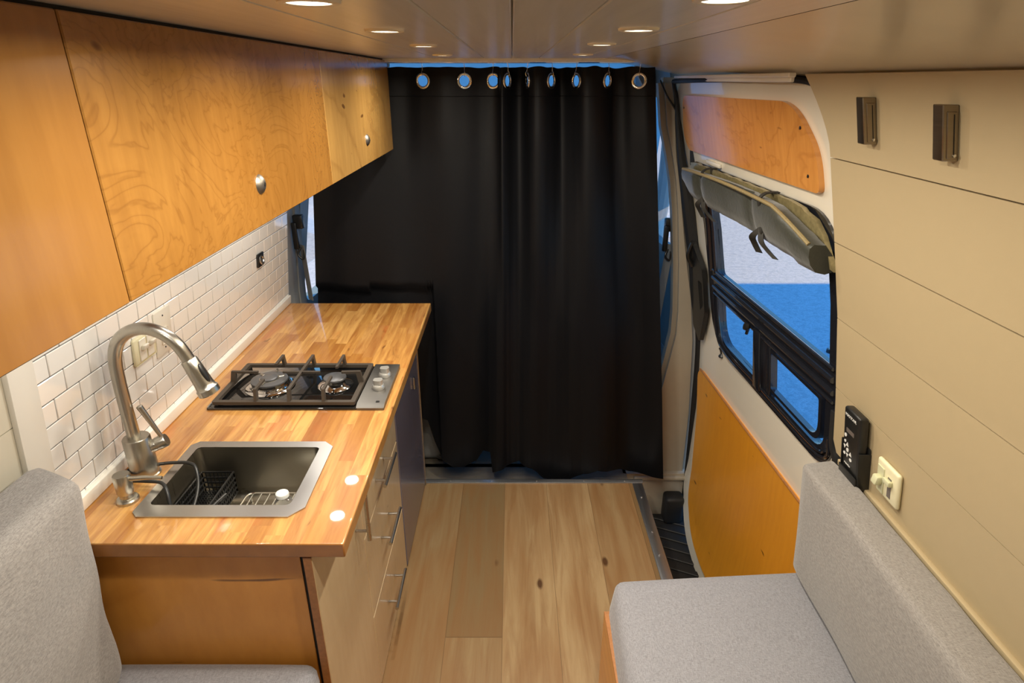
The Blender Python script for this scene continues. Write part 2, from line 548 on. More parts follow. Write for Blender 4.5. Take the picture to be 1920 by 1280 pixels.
# step well
bm = new(); box(bm, .62, 1.05, .2, 2.75, -.40, -.36)
for k in range(34):
    a = .3 + k * .073
    box(bm, .64, .93, a, a + .03, -.362, -.352, .003, 1, rot=(0, 0, -.42))
step = struct('floor_step', bm, M['rubber'], 'ribbed black rubber step well by the sliding door', 'step')
bm = new()
box(bm, .58, 1.05, 2.69, 2.76, -.40, -.10, .004, 2)
box(bm, .64, .93, 2.672, 2.70, -.135, -.112, .008, 3)
struct('trim_3', bm, M['pillar'], 'beige sill closing the front end of the step well', 'trim')
bm = new(); box(bm, .80, .90, 2.60, 2.69, -.36, -.20, .02, 3)
tag(obj('door_stop', bm, M['rubber'], loc=(.85, 2.64, -.36)), 'small black rubber block in the front corner of the step well', 'door stop')

# ceiling planks
bm = new()
seams = [-.93, -.62, -.26, -.10, 0, .095, .24, .335]
for a, b in zip(seams, seams[1:]):
    box(bm, a + .0012, b - .0012, -.95, 2.43, 1.871, 1.886, .0015, 1)
box(bm, -.93, .335, -.95, 2.43, 1.882, 1.90)
box(bm, -.62, .52, 2.435, 2.50, 1.860, 1.885, .002, 1)
struct('ceiling', bm, M['ceiling'], 'glossy tan ceiling planks with a dark centre seam', 'ceiling')
# sloping side panel
bm = new()
n = 8
prev = None
t = new(); rings = []
for k in range(n + 1):
    u = k / n
    x = .335 + (.70 - .335) * u
    z = 1.871 - .058 * (u ** 1.5)
    rings.append([t.verts.new((x, y, z + h)) for h in (0, .02) for y in (-.95, 2.72)])
for A, B in zip(rings, rings[1:]):
    t.faces.new((A[0], A[1], B[1], B[0])); t.faces.new((A[2], B[2], B[3], A[3]))
    t.faces.new((A[0], B[0], B[2], A[2])); t.faces.new((A[1], A[3], B[3], B[1]))
t.faces.new(rings[0]); t.faces.new(rings[-1])
bmesh.ops.recalc_face_normals(t, faces=t.faces[:])
tri(bm, t)
box(bm, .70, 1.02, -.95, 2.80, 1.824, 1.86)
box(bm, .714, 1.02, 1.52, 2.80, 1.801, 1.826)
struct('ceiling_side', bm, M['slope'], 'glossy tan sloping panel between ceiling and right wall', 'ceiling panel', ang=60)
# slim rail over the sliding door
bm = new(); box(bm, .650, .668, 1.57, 2.68, 1.806, 1.816, .002, 1); box(bm, .664, .674, 1.59, 2.68, 1.795, 1.808, .002, 1)
struct('trim_4', bm, M['trimw'], 'slim cream rail above the sliding door', 'trim')

# right wall boards
bm = new()
zs = [-.02, .30, .50, .668, .858]
seam = [.858, 1.05, 1.247, 1.442, 1.638, 1.814]
for a, b in zip(seam, seam[1:]):
    ye = lambda z: 1.45 + (.0 if z < 1.66 else (z - 1.66) ** 1.5 * 1.75)
    top = b - .0015
    out = [(-.95, a + .001)]
    out += [(1.45 if a > .87 else 1.43, a + .001)]
    m = 6
    for k in range(1, m + 1):
        z = a + (top - a) * k / m
        out.append((ye(z), z))
    out += [(-.95, top)]
    sheet(bm, out, [], fr, .014, cutv=[q for q in ZC if a < q < b], bev=0)
sheet(bm, [(-.95, -.02), (1.36, -.02), (1.36, .842), (-.95, .842)], [], lambda y, z, h: (wr(z) + .004 + h, y, z), .014, cutv=[.5, .8])
sheet(bm, [(-.95, -.02), (1.44, .85), (1.44, 1.64), (1.5, 1.80), (1.5, 1.85), (-.95, 1.85)], [], lambda y, z, h: (wr(z) + .013 + h, y, z), .02, cutv=[.5, .8, 1.01, 1.255, 1.446, 1.643])
struct('wall_right', bm, M['wall'], 'cream wall of wide horizontal boards on the right', 'wall')
bm = new()
box(bm, 0, .014, -.95, 1.40, .842, .860, .003, 2, fn=lambda x, y, z: (wr(z) - x + .002, y, z))
struct('trim_5', bm, M['wall'], 'narrow cream ledge at the foot of the right wall boards', 'trim')

# left wall: boards near the camera, tile backsplash, white trims
bm = new()
for a, b in [(.0, .2), (.2, .4), (.4, .6), (.6, .8), (.8, 1.0), (1.0, 1.205), (1.205, 1.41), (1.41, 1.62), (1.62, 1.88)]:
    sheet(bm, [(-.95, a + .001), (1.0, a + .001), (1.0, b - .001), (-.95, b - .001)], [], lambda y, z, h: (wl(z) - h, y, z), .012)
sheet(bm, [(-.95, -.02), (2.50, -.02), (2.50, 1.9), (-.95, 1.9)], [], lambda y, z, h: (wl(z) - .008 - h, y, z), .03)
struct('wall_left', bm, M['wallw'], 'cream board wall behind the left bench cushion', 'wall')
bm = new()
box(bm, 0, .012, .985, 1.05, .55, 1.6, .002, 2, fn=lambda x, y, z: (wl(z) + x, y, z))
struct('trim_6', bm, M['trimw'], 'upright cream batten at the near end of the tiles', 'trim')
bm = new()
box(bm, 0, .016, 1.0, 2.487, .92, .957, .004, 3, fn=lambda x, y, z: (wl(z) + x, y, z))
struct('trim_7', bm, M['trimw'], 'white skirting strip between countertop and tiles', 'trim')
bm = new()
th = .049; tw = .0785; y0, y1 = 1.05, 2.487
r = 0
z = 1.258 - 7 * th
while z < 1.555:
    za, zb = max(z, .95), min(z + th, 1.565)
    if zb - za > .008:
        off = (0.0415 if r % 2 == 1 else .0023)
        y = y0 - tw + off - .0
        while y < y1:
            ya, yb = max(y, y0), min(y + tw, y1)
            if yb - ya > .006:
                box(bm, 0, .0065, ya + .0012, yb - .0012, za + .0012, zb - .0012, .0012, 1, fn=lambda x, y, z: (wl(z) + x, y, z))
            y += tw
    z += th; r += 1
box(bm, -.004, .004, y0, y1, .94, 1.565, mi=1, fn=lambda x, y, z: (wl(z) + x, y, z))
struct('wall_backsplash', bm, [M['tile'], M['grout']], 'white brick-bond tile backsplash with grey grout above the counter', 'backsplash')

# back wall behind the camera
bm = new(); box(bm, -1.15, 1.1, -1.0, -.95, -.05, 1.95)
struct('wall_back', bm, M['wallw'])

# ------------------------------------------------------------------ outer body shell, cab, ground
bm = new()
box(bm, -1.0, .92, -1.1, 3.35, 1.93, 1.97, .01, 1)
struct('roof_shell', bm, M['body'])
bm = new()
sheet(bm, [(-1.1, -.4), (2.9, -.4), (2.9, 1.95), (-1.1, 1.95)], [], lambda y, z, h: (-1.10 + .08 * max(0, z - 1) - h, y, z), .02)
struct('side_shell_left', bm, M['body'])
bm = new()
sheet(bm, [(-1.1, -.4), (1.42, -.4), (1.42, 1.95), (-1.1, 1.95)], [], lambda y, z, h: (max(prof(DR, z), .70) + .09 + h, y, z), .02, cutv=ZD)
struct('side_shell_right', bm, M['body'])
bm = new()
box(bm, -1.0, 1.0, 4.15, 5.1, -.35, .62, .18, 5)
struct('bonnet_shell', bm, M['body'], 'van bonnet', 'bonnet')
bm = new()
box(bm, -40, 40, -30, 60, -.75, -.65)
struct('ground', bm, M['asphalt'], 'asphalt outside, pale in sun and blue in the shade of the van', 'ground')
# cab floor and dash
bm = new()
box(bm, -1.0, .60, 2.50, 2.78, -.14, -.10)
box(bm, -1.0, .95, 2.75, 4.2, -.14, -.10)
for k in range(3): box(bm, -.9, .59, 2.53 + k * .02, 2.536 + k * .02, -.105, -.094, .002, 1)
struct('floor_cab', bm, M['cabfloor'], 'grey-brown cab floor seen under the curtain hem', 'floor')
bm = new(); box(bm, -.95, .95, 3.5, 3.85, .1, .86, .12, 4)
tag(obj('dashboard', bm, M['blackm'], loc=(0, 4, -.1)), 'dark dashboard at the front of the cab behind the black curtain', 'dashboard')
# cab roof lining and windscreen surround
bm = new()
box(bm, -.95, .95, 3.2, 3.38, 1.895, 1.93, .01, 1)
for s in (-1, 1):
    tube(bm, smoothpath([(s * .80, 3.3, 1.93), (s * .86, 3.5, 1.70), (s * .94, 3.85, 1.2), (s * .98, 4.15, .75)], 6), .045, 10)
struct('trim_8', bm, M['pillar'], 'windscreen frame and pillars of the cab', 'windscreen frame')
bm = new()
sheet(bm, rpoly([(-.84, .0), (.84, .0), (.92, 1.0), (-.92, 1.0)], .06), [], lambda u, v, h: (u, 3.36 + v * .82 + h, 1.95 - v * 1.05), .004)
struct('window_2', bm, M['glass'], 'windscreen glass', 'window')
bm = new()
sheet(bm, rpoly([(-.80, .01), (.80, .01), (.9, .97), (-.9, .97)], .08), [], lambda u, v, h: (u, 3.335 + v * .80 + h, 1.93 - v * 1.03), .003)
tag(obj('windscreen_shade', bm, M['sunshade'], loc=(0, 3.6, 1.2)), 'pale blue screen seen above the curtain and through its eyelets', 'sun shade')
# cab doors with window openings
def cabdoor(s, name, lab, wname, wlab):
    bm = new()
    f = (lambda y, z, h: (prof(DR, z) - .04 * (y - 1.5) + h, y, z)) if s > 0 else (lambda y, z, h: (s * (1.0 - .14 * max(0, z - .9) - .03 * (y - 3) + h), y, z))
    zs_ = .98 if s > 0 else .80
    win = rpoly([(2.93 if s > 0 else 2.84, zs_), (4.0, zs_ - .05), (3.85, 1.2), (3.45, 1.72), (2.95, 1.76)], [.05, .05, .02, .12, .1])
    sheet(bm, [(2.78, -.3), (4.25, -.3), (4.25, .9), (3.5, 1.88), (2.78, 1.92)], [win], f, .06, cutv=[.9, 1.3])
    box(bm, .0, .05, 2.9, 3.6, .35, .43, .015, 2, fn=lambda x, y, z: f(y, z, -x * s))
    struct(name, bm, M['cabtrim'], lab, 'cab door')
    bm = new()
    sheet(bm, rpoly([(2.91, .96), (4.02, .91), (3.87, 1.2), (3.47, 1.74), (2.93, 1.78)], .03), [], lambda y, z, h: f(y, z, .025 + h), .004, cutv=[.9, 1.3])
    struct(wname, bm, M['glass'], wlab, 'window')
bm = new()
for s_ in (-1, 1):
    sheet(bm, rpoly([(s_ * a, b) for a, b in [(.545, 1.93), (.555, 1.84), (.60, 1.77), (.70, 1.71), (.76, 1.62), (.80, 1.5), (1.02, 1.5), (1.02, 1.93)]], .03), [], lambda u, v, h: (u, 2.98 + h + .3 * (1.93 - v), v), .04)
struct('trim_14', bm, M['pillar'], 'beige headliner corner above the cab door', 'headliner')
cabdoor(1, 'door_2', 'passenger cab door seen past the right edge of the curtain', 'window_3', 'passenger cab door window')
cabdoor(-1, 'door_3', 'driver cab door seen past the left edge of the curtain', 'window_4', 'driver cab door window')

# B pillars
def pillar_map(y0):
    return lambda u, v, h: (u, y0 + h, v)
# right pillar: coordinates measured at Y = 2.72
bm = new()
lft = [(.60, 1.81), (.63, 1.62), (.665, 1.50), (.69, 1.40), (.715, 1.25), (.742, 1.02), (.762, .80), (.765, .68), (.745, .53), (.715, .32), (.70, .05), (.695, -.10)]
rgt = [(.90, -.30), (.90, -.1), (.895, .25), (.868, .65), (.835, .865), (.80, 1.02), (.775, 1.14), (.735, 1.35), (.70, 1.51), (.68, 1.65), (.67, 1.81)]
rgt = [(a + .022, b) for a, b in rgt]
sheet(bm, lft + rgt, [], lambda u, v, h: (u, 2.715 + h * 1.0 + .05 * max(0, .78 - u), v), .09)
bmesh.ops.bevel(bm, geom=[e for e in bm.edges if e.calc_face_angle(0) > .9], offset=.022, segments=4, affect='EDGES')
struct('trim_9', bm, M['pillar'], 'beige door pillar between curtain and sliding door', 'door pillar')
bm = new()
tube(bm, smoothpath([(.60, 2.70, 1.80), (.635, 2.70, 1.74), (.69, 2.70, 1.66), (.72, 2.705, 1.56), (.735, 2.705, 1.47)], 6), .0035, 6)
struct('trim_10', bm, M['rubber'], 'thin dark seam curving down the pillar trim', 'trim')
# black door seal
bm = new()
sp = [(.655, 2.70, 1.795, .009), (.675, 2.70, 1.72, .010), (.693, 2.70, 1.62, .011), (.718, 2.70, 1.50, .017), (.757, 2.70, 1.35, .026), (.81, 2.70, 1.14, .033), (.838, 2.70, 1.02, .034), (.862, 2.70, .865, .030), (.900, 2.70, .65, .022), (.915, 2.70, .25, .017), (.918, 2.69, -.1, .014), (.915, 2.68, -.36, .013)]
R = [v.x for v in smoothpath([(p[3], 0, 0) for p in sp], 5)]
sp = smoothpath([p[:3] for p in sp], 5)
tube(bm, sp, R, 10)
tube(bm, smoothpath([(.655, 2.70, 1.795), (.665, 2.4, 1.80), (.69, 2.0, 1.803), (.705, 1.70, 1.803), (.715, 1.56, 1.79), (.74, 1.50, 1.74)], 5), .009, 8)
tube(bm, smoothpath([(.905, 1.50, .95), (.915, 1.49, .85), (.925, 1.47, .80), (.935, 1.45, .70), (.96, 1.44, .45), (.96, 1.44, 0)], 5), .014, 8)
struct('trim_11', bm, M['rubber'], 'black rubber seal around the sliding door opening', 'door seal')
# left pillar
bm = new()
sheet(bm, [(-1.10, -.1), (-.99, -.1), (-.985, .9), (-.955, 1.30), (-.93, 1.85), (-1.05, 1.85)], [], lambda u, v, h: (u, 2.70 + h, v), .10)
sheet(bm, [(-1.10, -.1), (-1.0, -.1), (-.99, .9), (-.965, 1.30), (-.95, 1.85), (-1.05, 1.85)], [], lambda u, v, h: (u, 2.49 + h, v), .25)
bmesh.ops.bevel(bm, geom=[e for e in bm.edges if e.calc_face_angle(0) > .9], offset=.012, segments=3, affect='EDGES')
struct('trim_12', bm, M['pillard'], 'grey door pillar left of the curtain', 'door pillar')

# ================================================================== SLIDING DOOR
bm = new()
door_out = rpoly([(1.43, -.38), (2.20, -.38), (2.50, -.32), (2.68, -.18), (2.72, .3), (2.70, .85), (2.75, 1.2), (2.80, 1.5), (2.70, 1.79), (1.43, 1.80)],
                 [.02, .2, .1, .1, .1, .1, .1, .1, .08, .02])
win_out = rpoly([(1.40, 1.498), (2.62, 1.500), (2.545, 1.20), (2.515, .735), (1.50, .735), (1.40, .90)], [0, .07, .1, .20, .12, 0], 8)
# keep the opening inside the sheet
win_hole = rpoly([(1.50, 1.485), (2.59, 1.485), (2.53, 1.20), (2.495, .755), (1.515, .755)], [.12, .06, .1, .18, .10], 8)
sheet(bm, door_out, [win_hole], fd, .035, cutu=[1.7, 2.1, 2.4], cutv=ZD)
# raised rim under the window
door = struct('door_1', bm, M['door'], 'cream-painted sliding door with a large window and two plywood panels', 'sliding door', ang=50)
bm = new()
sheet(bm, rpoly([(1.545, 1.538), (2.62, 1.538), (2.655, 1.60), (2.60, 1.745), (1.66, 1.750), (1.55, 1.64)], [.025, .05, .04, .05, .11, .14], 8), [], lambda y, z, h: fdi(y, z, h), .014, cutu=[1.7, 2.1, 2.4], cutv=[1.643])
for y, z in ((1.625, 1.69), (1.60, 1.575), (2.6, 1.70)):
    lathe(bm, [(0, 0), (.0045, 0), (.0045, .002), (0, .0025)], fdi(y, z, .0135), (-1, 0, 0), 10, mi=1)
o = obj('upper_panel', bm, [M['ply_door'], M['black']], door); o['label'] = 'honey plywood panel above the window'
bm = new()
sheet(bm, rpoly([(1.48, -.20), (2.18, -.30), (2.40, -.27), (2.56, -.17), (2.66, .50), (2.63, .535), (1.48, .535)], [.02, .1, .1, .1, .04, .03, .02]), [], fdi, .014, cutu=[1.7, 2.1, 2.4], cutv=[-.2, 0, .3, .5])
o = obj('lower_panel', bm, M['ply_low'], door); o['label'] = 'orange plywood panel below the window'
bm = new()
tube(bm, [fdi(y, .538, .012) for y in (1.48, 1.8, 2.1, 2.4, 2.63)], .0045, 8)
obj('panel_edge', bm, M['ply_edge'], door)
bm = new()
p = Vector(fdi(2.40, .712, 0))
lathe(bm, [(0, -.005), (.014, -.005), (.015, 0), (.010, .005), (.004, .009), (.004, .030), (.006, .032), (.006, .037), (0, .038)], p, (-.35, 0, 1), 14)
obj('lock_pin', bm, M['black'], door)
# inner door handle on the front edge
bm = new()
hp = rpoly([(2.72, 1.17), (2.665, 1.145), (2.55, 1.055), (2.54, .98), (2.535, .86), (2.605, .69), (2.70, .74)], .015)
sheet(bm, hp, [rpoly([(2.612, .985), (2.560, .985), (2.552, .885), (2.597, .845)], .012)], lambda y, z, h: fdi(y, z, .012 + h), .02)
tube(bm, smoothpath([fdi(2.66, 1.14, .03), fdi(2.67, 1.08, .05), fdi(2.67, 1.03, .035)], 5), .010, 8)
obj('door_handle', bm, M['black'], door)
bm = new()
box(bm, .735, .785, 2.60, 2.64, 1.475, 1.575, .008, 3, rot=(0, -.15, .35))
tag(obj('latch_bracket', bm, M['blackm'], loc=(.76, 2.62, 1.475)), 'dark square bracket on the pillar beside the rolled window cover', 'bracket')

# window in the sliding door
wn = thing('window_1', 'black-framed sliding-door window with small lower panes', 'window', fd(2.0, .74, 0)); wn['kind'] = 'structure'
bm = new()
o_out = rpoly([(1.485, 1.498), (2.60, 1.500), (2.545, 1.20), (2.512, .735), (1.50, .735)], [.13, .06, .1, .19, .11], 8)
g_up = rpoly([(1.53, 1.46), (2.44, 1.46), (2.415, 1.072), (1.53, 1.072)], [.09, .05, .02, .01])
g_lo1 = rpoly([(2.03, .972), (2.42, .972), (2.41, .785), (2.03, .785)], [.01, .01, .12, .01])
g_lo2 = rpoly([(1.545, .972), (1.925, .972), (1.925, .785), (1.545, .785)], [.01, .01, .01, .07])
sheet(bm, o_out, [g_up, g_lo1, g_lo2], lambda y, z, h: fdi(y, z, .008 - h), .03, cutv=[.8, 1.01, 1.255, 1.446])
obj('window_frame', bm, M['winframe'], wn)
bm = new()
for z, r in ((1.078, .006), (1.045, .010), (1.005, .009), (.975, .005)):
    tube(bm, [fdi(y, z, .012) for y in (1.50, 1.8, 2.1, 2.3, 2.46)], r, 8)
tube(bm, [fdi(2.425 + .0 * k, z, .012) for k, z in enumerate((1.46, 1.255, 1.072))], .008, 8)
tube(bm, [fdi(2.475, z, .012) for z in (1.46, 1.255, 1.07)], .012, 8)
tube(bm, smoothpath([fdi(1.53, .80, .012), fdi(1.60, .775, .012), (fdi(2.0, .773, .012)), fdi(2.33, .773, .012), fdi(2.41, .85, .012), fdi(2.425, .97, .012)], 5), .006, 8)
tube(bm, smoothpath([fdi(1.515, .85, .01), fdi(1.56, .765, .01), (fdi(2.0, .752, .01)), fdi(2.36, .752, .01), fdi(2.455, .83, .01), fdi(2.47, .99, .01)], 5), .006, 8)
obj('window_rail', bm, M['winframe'], wn)
bm = new()
box(bm, 0, .022, 1.975, 2.03, .76, .99, .004, 2, fn=lambda x, y, z: fdi(y, z, x))
box(bm, 0, .014, 1.905, 1.93, .77, .985, .004, 2, fn=lambda x, y, z: fdi(y, z, x))
sheet(bm, rpoly([(1.56, .96), (1.915, .96), (1.915, .80), (1.56, .80)], [.01, .01, .01, .06]), [rpoly([(1.575, .948), (1.90, .948), (1.90, .812), (1.575, .812)], [.01, .01, .01, .06])], lambda y, z, h: fdi(y, z, .012 - h), .02)
obj('sliding_sash', bm, M['winframe'], wn)
bm = new()
p = fdi(2.045, .985, .03)
lathe(bm, [(0, 0), (.012, 0), (.015, .006), (.013, .016), (0, .018)], p, (-1, 0, .2), 14)
tube(bm, [p, (p[0], p[1] + .01, p[2] - .03)], .006, 8)
obj('window_catch', bm, M['black'], wn)
for nm, g in (('window_pane', g_up), ('window_pane', g_lo1), ('window_pane', g_lo2)):
    bm = new(); sheet(bm, g, [], lambda y, z, h: fd(y, z, .006 + h), .004, cutv=[.8, 1.01, 1.255, 1.446])
    obj(nm, bm, M['glass'], wn)

# ------------------------------------------------------------------ rolled window cover
wc = thing('window_cover', 'dark rolled insulating window cover tied up over the sliding-door window', 'window cover', fdi(2.0, 1.36, .05))
bm = new()
N = 40
t = new(); rings = []
for i in range(N + 1):
    u = i / N
    y = 2.56 + (1.488 - 2.56) * u
    zt = 1.475 + .014 * math.sin(u * PI) - (.05 * max(0, (u - .80) / .2) ** 1.2)
    zb = 1.375 - .012 * math.sin(u * PI * 1.1) - .02 * u - (.01 if u > .9 else 0)
    if u < .06: zb += (.06 - u) * .6
    pinch = 1 - .32 * math.exp(-((u - .215) / .02) ** 2) - .30 * math.exp(-((u - .62) / .02) ** 2)
    th_ = (.058 + .012 * math.sin(u * 9)) * pinch
    ring = []
    sec = [(0, .5), (.35, .98), (.8, 1.0), (1.0, .86), (1.04, .6), (1.0, .32), (.82, .07), (.45, .0), (0, .12)]
    for (a, b) in sec:
        z = zb + (zt - zb) * b
        wob = .003 * pnoise(Vector((y * 25, b * 5, 0)))
        q = fdi(y, z, .012 + th_ * a + wob)
        ring.append(t.verts.new(q))
    rings.append(ring)
for A, B in zip(rings, rings[1:]):
    for k in range(len(A)):
        k2 = (k + 1) % len(A)
        t.faces.new((A[k], A[k2], B[k2], B[k]))
t.faces.new(rings[0]); t.faces.new(rings[-1])
bmesh.ops.recalc_face_normals(t, faces=t.faces[:])
tri(bm, t)
obj('rolled_pad', bm, M['shade'], wc, ang=60)
bm = new()
pts = []
for i in range(31):
    u = i / 30; y = 2.535 + (1.50 - 2.535) * u
    zt = 1.475 + .014 * math.sin(u * PI) - (.05 * max(0, (u - .80) / .2) ** 1.2) + .002
    pts.append(fdi(y, zt - .004, .070))
tube(bm, pts, .0055, 8)
obj('piping', bm, M['piping'], wc)
bm = new()
fl_o = [(2.58, 1.492)] + [(2.5 - i * .05, 1.500 - .004 * (i % 2)) for i in range(17)] + [(1.62, 1.492), (1.56, 1.472), (1.52, 1.44), (1.49, 1.40), (1.47, 1.36), (1.60, 1.38), (2.0, 1.44), (2.58, 1.45)]
sheet(bm, fl_o, [], lambda y, z, h: fdi(y, z, .012 + .004 * math.sin(y * 60) + h), .014, cutu=[1.6 + .08 * k for k in range(12)])
obj('quilted_flap', bm, M['quilt'], wc)
for ys, slack in ((2.305, .03), (1.79, .05)):
    bm = new()
    def ribbon(bm, pts, w=.020, t_=.0035, diag=False):
        P = smoothpath(pts, 5)
        t = new(); prev = None
        for i, p in enumerate(P):
            d = (P[min(i + 1, len(P) - 1)] - P[max(i - 1, 0)]).normalized()
            side = Vector((0, 1, 0)) * w / 2 + Vector((.15, 0, 0)) * 0
            nrm = d.cross(Vector((0, 1, 0))).normalized() * t_
            if abs(d.y) > .75: side = Vector((-w / 2, 0, 0)); nrm = d.cross(Vector((1, 0, 0))).normalized() * t_
            if diag: side = Vector((-.6, .8, 0)) * w / 2; nrm = Vector((-.8, -.6, 0)) * t_
            ring = [t.verts.new(p + side), t.verts.new(p - side), t.verts.new(p - side + nrm), t.verts.new(p + side + nrm)]
            if prev:
                for k in range(4): t.faces.new((prev[k], prev[(k + 1) % 4], ring[(k + 1) % 4], ring[k]))
            else: t.faces.new(ring)
            prev = ring
        t.faces.new(prev)
        bmesh.ops.recalc_face_normals(t, faces=t.faces[:])
        tri(bm, t)
    ribbon(bm, [fdi(ys, 1.505, .01), fdi(ys, 1.502, .05), fdi(ys, 1.48, .072), fdi(ys - .004, 1.44, .070), fdi(ys, 1.40, .066), fdi(ys, 1.375, .055)])
    ribbon(bm, ([fdi(ys, 1.40, .068), fdi(ys + .02, 1.372, .09), fdi(ys + .035, 1.345, .08), fdi(ys + .032, 1.318, .07)]), .022, .003, True)
    ribbon(bm, ([fdi(ys, 1.40, .068), fdi(ys - .015, 1.365, .08), fdi(ys - .035, 1.34, .07), fdi(ys - .06, 1.322, .06)]), .018, .003, True)
    box(bm, *[q for c in zip(fdi(ys, 1.392, .066), fdi(ys, 1.392, .066)) for q in (c[0] - .011, c[1] + .011)], .005, 2)
    obj('tie_strap', bm, M['strap'], wc)
bm = new()
box(bm, 0, .012, 2.28, 2.42, 1.506, 1.522, .004, 2, fn=lambda x, y, z: fdi(y, z, x))
tag(obj('curtain_clip', bm, M['trimw'], loc=fdi(2.35, 1.506, 0)), 'small white clip strip between plywood panel and rolled cover', 'clip')

# ================================================================== CURTAIN
CY = 2.56
path = [(-.765, .0), (-.70, .012), (-.62, .0), (-.54, -.015), (-.46, 0), (-.40, .014), (-.34, .0), (-.26, -.016), (-.182, .0), (-.12, .028), (-.075, .03), (-.050, .012),
        (-.044, -.02), (-.036, -.030), (-.018, -.008), (.002, .034), (.026, .052), (.046, .04), (.058, .008), (.066, -.024), (.088, -.050), (.118, -.04), (.149, -.002), (.180, .045), (.200, .048), (.226, .022), (.244, -.006),
        (.270, -.046), (.306, -.046), (.34, -.022), (.363, .002), (.39, .034), (.425, .036), (.455, .012), (.483, -.002), (.510, -.010), (.545, -.004)]
PP = smoothpath([(x, y, 0) for x, y in path], 12)
S = [0.0]
for a, b in zip(PP, PP[1:]): S.append(S[-1] + (b - a).length)
LT = S[-1]
def at(s):
    s = max(0, min(LT, s))
    import bisect
    i = min(max(bisect.bisect_right(S, s) - 1, 0), len(S) - 2)
    u = (s - S[i]) / max(1e-9, S[i + 1] - S[i])
    return PP[i].lerp(PP[i + 1], u)
def s_of(x):  # first path position with this x
    for i in range(len(PP) - 1):
        if PP[i].x <= x <= PP[i + 1].x: return S[i] + (S[i + 1] - S[i]) * (x - PP[i].x) / max(1e-9, PP[i + 1].x - PP[i].x)
    return 0
GX = [-.66, -.50, -.34, -.182, -.072, -.018, .060, .149, .244, .363, .483]
GS = [s_of(x) for x in GX]
ZT, ZG = 1.845, 1.797
hem = [(-1.0, .32), (-.50, .30), (-.423, .27), (-.39, .16), (-.356, .079), (-.29, .025), (-.239, .016), (-.18, .05), (-.144, .12), (-.10, .125), (-.085, .01), (-.03, .03), (.04, .06), (.106, 0), (.16, -.045), (.228, -.057), (.29, -.03), (.346, 0), (.424, .029), (.50, .01), (.587, -.025), (.75, -.03)]
def hemz(x):
    for a, b in zip(hem, hem[1:]):
        if x <= b[0]: return a[1] + (b[1] - a[1]) * max(0, x - a[0]) / (b[0] - a[0])
    return hem[-1][1]
def wide(x, z):
    k = .205 if x > 0 else .150
    return x * (1 + k * (ZT - z))
def cpt(s, z):
    p = at(s)
    d = ZT - z
    x = p.x
    # broad folds low down
    sm = sum(at(s + q).y for q in (-.09, -.045, 0, .045, .09)) / 5
    sx = sum(at(min(LT, max(0, s + q))).x for q in (-.06, -.03, 0, .03, .06)) / 5
    w = min(1, max(0, d - .25) / .8)
    edge = min(1, s / .1, (LT - s) / .1)
    x = x * (1 - w * edge) + sx * w * edge
    lowf = .020 * math.sin(s * 13.0 + 1.0) + .012 * math.sin(s * 29 + d * 1.2)
    y = p.y * (1 - w) + (sm * 1.15 + lowf) * w
    y += .006 * pnoise(Vector((s * 4, z * 2.5, 3)))
    X = wide(x, z)
    if X < -.35 and z < .96: y += .03      # behind the counter end
    return Vector((X, CY + y - .0, z))
NSs = int(LT / .0035)
ss = [LT * i / NSs for i in range(NSs + 1)]
toprows = [ZT - .0035 * k for k in range(29)]
nlow = 64
t = new(); grid = []
for j in range(len(toprows) + nlow):
    row = []
    for s in ss:
        if j < len(toprows):
            z = toprows[j]
            z = z + .0035 * pnoise(Vector((s * 16, 0, 0))) * (1 - j / 29) * 2
        else:
            f = (j - len(toprows) + 1) / nlow
            x_e = wide(at(s).x, .05)
            z = toprows[-1] + (hemz(x_e) - toprows[-1]) * f
        row.append(t.verts.new(cpt(s, z)))
    grid.append(row)
for j in range(len(grid) - 1):
    for i in range(NSs):
        sm = (ss[i] + ss[i + 1]) / 2
        if j < len(toprows) - 1:
            zm = (toprows[j] + toprows[j + 1]) / 2
            if any((sm - g) ** 2 + (zm - ZG) ** 2 < .0208 ** 2 for g in GS): continue
        t.faces.new((grid[j][i], grid[j][i + 1], grid[j + 1][i + 1], grid[j + 1][i]))
loose = [v for v in t.verts if not v.link_faces]
bmesh.ops.delete(t, geom=loose, context='VERTS')
bm = new(); tri(bm, t)
# top hem stitching: a narrow doubled band
ct = thing('curtain', 'black floor-length curtain with metal eyelets across the front of the living area', 'curtain', (0, CY, -.03))
obj('cloth', bm, M['curtain'], ct, ang=80)
bm = new()
for i in range(0, NSs, 4):
    a, b = cpt(ss[i], 1.742), cpt(ss[min(i + 4, NSs)], 1.742)
    box(bm, 0, 0, 0, 0, 0, 0) if False else None
stp = [cpt(ss[i], 1.742) + Vector((0, -.0012, 0)) for i in range(0, NSs + 1, 5)]
tube(bm, stp, .0014, 5)
obj('hem_seam', bm, M['curtain'], ct)
ring = [(.0195, 0), (.0195, .002), (.0215, .0042), (.0250, .0050), (.0285, .0036), (.0300, .0012), (.0300, -.0012), (.0285, -.0036), (.0250, -.005), (.0215, -.0042), (.0195, -.002), (.0195, 0)]
ords = ['far left', 'second', 'third', 'fourth', 'fifth', 'sixth', 'seventh', 'eighth', 'ninth', 'tenth', 'last']
vis = 0
visn = ['first', 'second', 'third', 'fourth', 'fifth', 'sixth', 'seventh', 'eighth', 'ninth']
